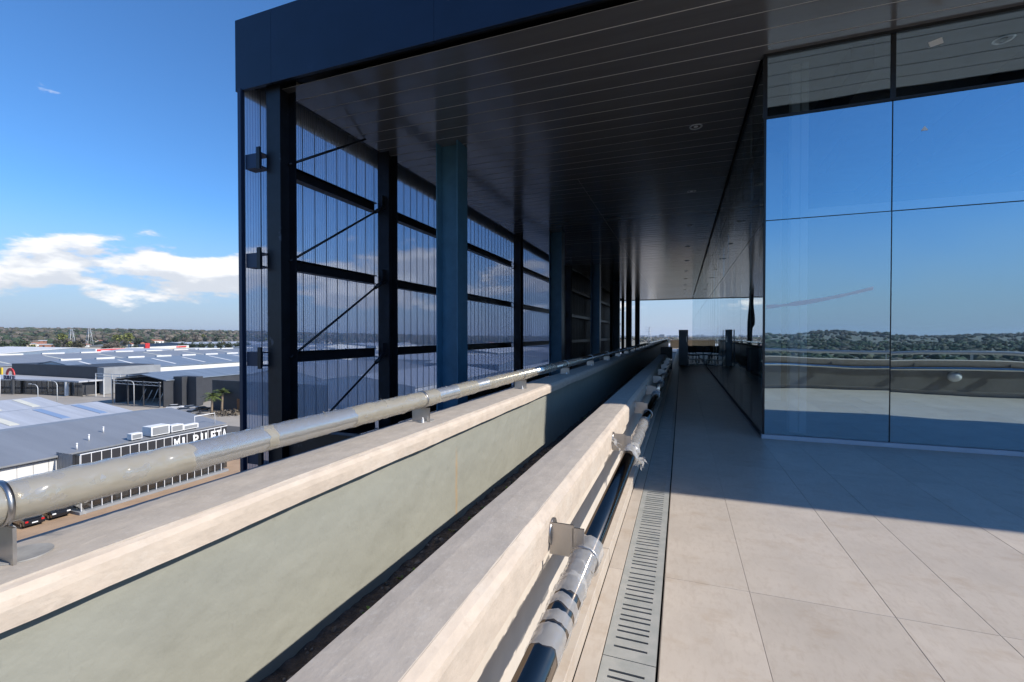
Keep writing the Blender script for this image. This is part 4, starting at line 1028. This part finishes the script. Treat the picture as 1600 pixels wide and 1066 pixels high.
put('shrubs', crown_mesh('shrubs', 'leaf_bare', 5, 1.0, 300, .35, 77), bs, (0, 0, .7))

# street lamps
def lamp(x, y, rz, lab, h=8):
    t = thing('street_lamp', lab, 'street lamp', (x, y, G), 'street lamps of the industrial park', rz)
    MB().tube([(0, 0, 0), (0, 0, h * .6), (0, 0, h - 1.2), (-.35, 0, h - .45), (-1.0, 0, h - .05), (-2.6, 0, h + .1)], [.14, .12, .10, .09, .08, .07], 8).build('pole', 'lamp_grey', t)
    MB().bevbox(-3.5, -2.5, -.18, .18, h, h + .2, .05).build('lantern', 'lamp_grey', t)
lamp(-158, 90.5, 0.2, 'street lamp with curved arm before the open hall'); lamp(-184, 84, 0.2, 'street lamp with curved arm before the showroom', 7.5); lamp(-190, 82, 0.2, 'street lamp standing behind the one before the showroom', 6.5)
t = thing('flag_pole', 'white pole with yellow and orange banner before the showroom', 'banner', (-228, 88, G))
MB().tube([(0, 0, 0), (0, 0, 8)], .35, 8).build('pole', 'white_paint', t); MB().bevbox(-3, 2.2, -.2, .2, 8.01, 10.5, .05).build('banner', 'yellow_sign', t)

# cars
def car(x, y, rz, paint, lab, group, cat='car', h=1.46, L=4.3):
    t = thing('parked_car', lab, cat, (x, y, G + .13), group, rz)
    hw = .87; s = L / 4.3
    prof_ = [(-2.12, .30), (-2.15, .62), (-2.08, .86), (-1.3, .93), (-.55, .98), (.75, .98), (1.5, .95), (2.05, .88), (2.13, .6), (2.1, .30)]
    secs = [(-hw, .92), (-hw * .97, 1.0), (0, 1.03), (hw * .97, 1.0), (hw, .92)]; vs = []; n = len(prof_)
    for yy, k in secs: vs += [(px_ * s * (.97 + .03 * k), yy, .28 + (pz_ - .28) * k) for px_, pz_ in prof_]
    fs = [(j * n + i, j * n + (i + 1) % n, (j + 1) * n + (i + 1) % n, (j + 1) * n + i) for j in range(4) for i in range(n)] + [tuple(range(n)), tuple(4 * n + i for i in range(n))]
    MB().add(vs, fs).build('body', paint, t)
    def cab(lo, hi, w0, w1, z0_, z1_, m, nm):
        a = [(lo[0] * s, -w0, z0_), (lo[1] * s, -w0, z0_), (lo[1] * s, w0, z0_), (lo[0] * s, w0, z0_), (hi[0] * s, -w1, z1_), (hi[1] * s, -w1, z1_), (hi[1] * s, w1, z1_), (hi[0] * s, w1, z1_)]
        MB().add(a, [(3, 2, 1, 0), (4, 5, 6, 7), (0, 1, 5, 4), (1, 2, 6, 5), (2, 3, 7, 6), (3, 0, 4, 7)]).build(nm, m, t)
    cab((-1.75, 1.15), (-1.25, .45), .80, .62, .94, h - .05, 'car_glass', 'windows')
    cab((-1.27, .47), (-1.15, .35), .63, .56, h - .049, h, paint, 'roof')
    for px_ in (-1.3, 1.3):
        for sy_ in (-1, 1):
            wl = MB().tube([(px_ * s, sy_ * .72, .32), (px_ * s, sy_ * .885, .32)], .32, 18).build('wheel', 'tyre', t); MB().tube([(px_ * s, sy_ * .886, .32), (px_ * s, sy_ * .895, .32)], .2, 12).build('rim', 'paint_silver', wl)
    for sy_ in (-1, 1):
        MB().bevbox(2.04 * s, 2.14 * s, sy_ * .66 - .17, sy_ * .66 + .17, .62, .78, .02).build('headlight', 'head_light', t); MB().bevbox(-2.17 * s, -2.08 * s, sy_ * .68 - .13, sy_ * .68 + .13, .62, .82, .02).build('tail_light', 'red_light', t)
    MB().box(-2.18 * s, -2.155 * s, -.25, .25, .48, .6).build('number_plate', 'paper', t)
cg = 'cars parked left of the shop front'
car(-71.3, 29.6, R(176), 'paint_black', 'black hatchback with red tail lights parked left of the shop', cg)
car(-71.6, 32.1, R(-4), 'paint_black', 'black saloon facing out beside the shop front corner', cg, L=4.5)
car(-70.6, 26.8, R(178), 'paint_silver', 'silver car half hidden behind the rail bracket', cg)
car(-72.0, 38.4, R(90), 'paint_white', 'white car in front of the shop windows', cg)
cg2 = 'cars parked by the palms'
for i, (x, y, p, lab) in enumerate([(-140, 91, 'paint_white', 'white car beside the black panelled box'), (-132, 88.5, 'paint_silver', 'silver car nearest the palms'), (-129, 91.5, 'paint_black', 'black car under the palm fronds'), (-134.5, 91.8, 'paint_silver', 'silver car between white and black cars'), (-126, 86.5, 'paint_silver', 'pale car at the edge of the forecourt')]):
    car(x, y, R(30 + 20 * i), p, lab, cg2)
for i, (x, p) in enumerate([(-222, 'paint_white'), (-214, 'paint_silver'), (-240, 'paint_white'), (-248, 'paint_red')]): car(x, 101, R(20 * i), p, ('white', 'silver', 'white', 'red')[i] + ' car displayed inside the showroom', 'cars inside the showroom')

# ---- thin winter haze over the plain
hm = bpy.data.materials.new('haze_air'); hm.use_nodes = True; MATS['haze_air'] = hm; t_ = hm.node_tree; t_.nodes.clear()
ho = t_.nodes.new('ShaderNodeOutputMaterial'); pv = t_.nodes.new('ShaderNodeVolumePrincipled')
pv.inputs['Color'].default_value = (.80, .87, .96, 1); pv.inputs['Density'].default_value = .00006; pv.inputs['Anisotropy'].default_value = .2
t_.links.new(pv.outputs[0], ho.inputs['Volume'])
tag(MB().box(-20100, 20100, -20100, 20100, G - 7, 140).build('haze', 'haze_air'), 'pale air haze over the plain', 'haze', kind='stuff')
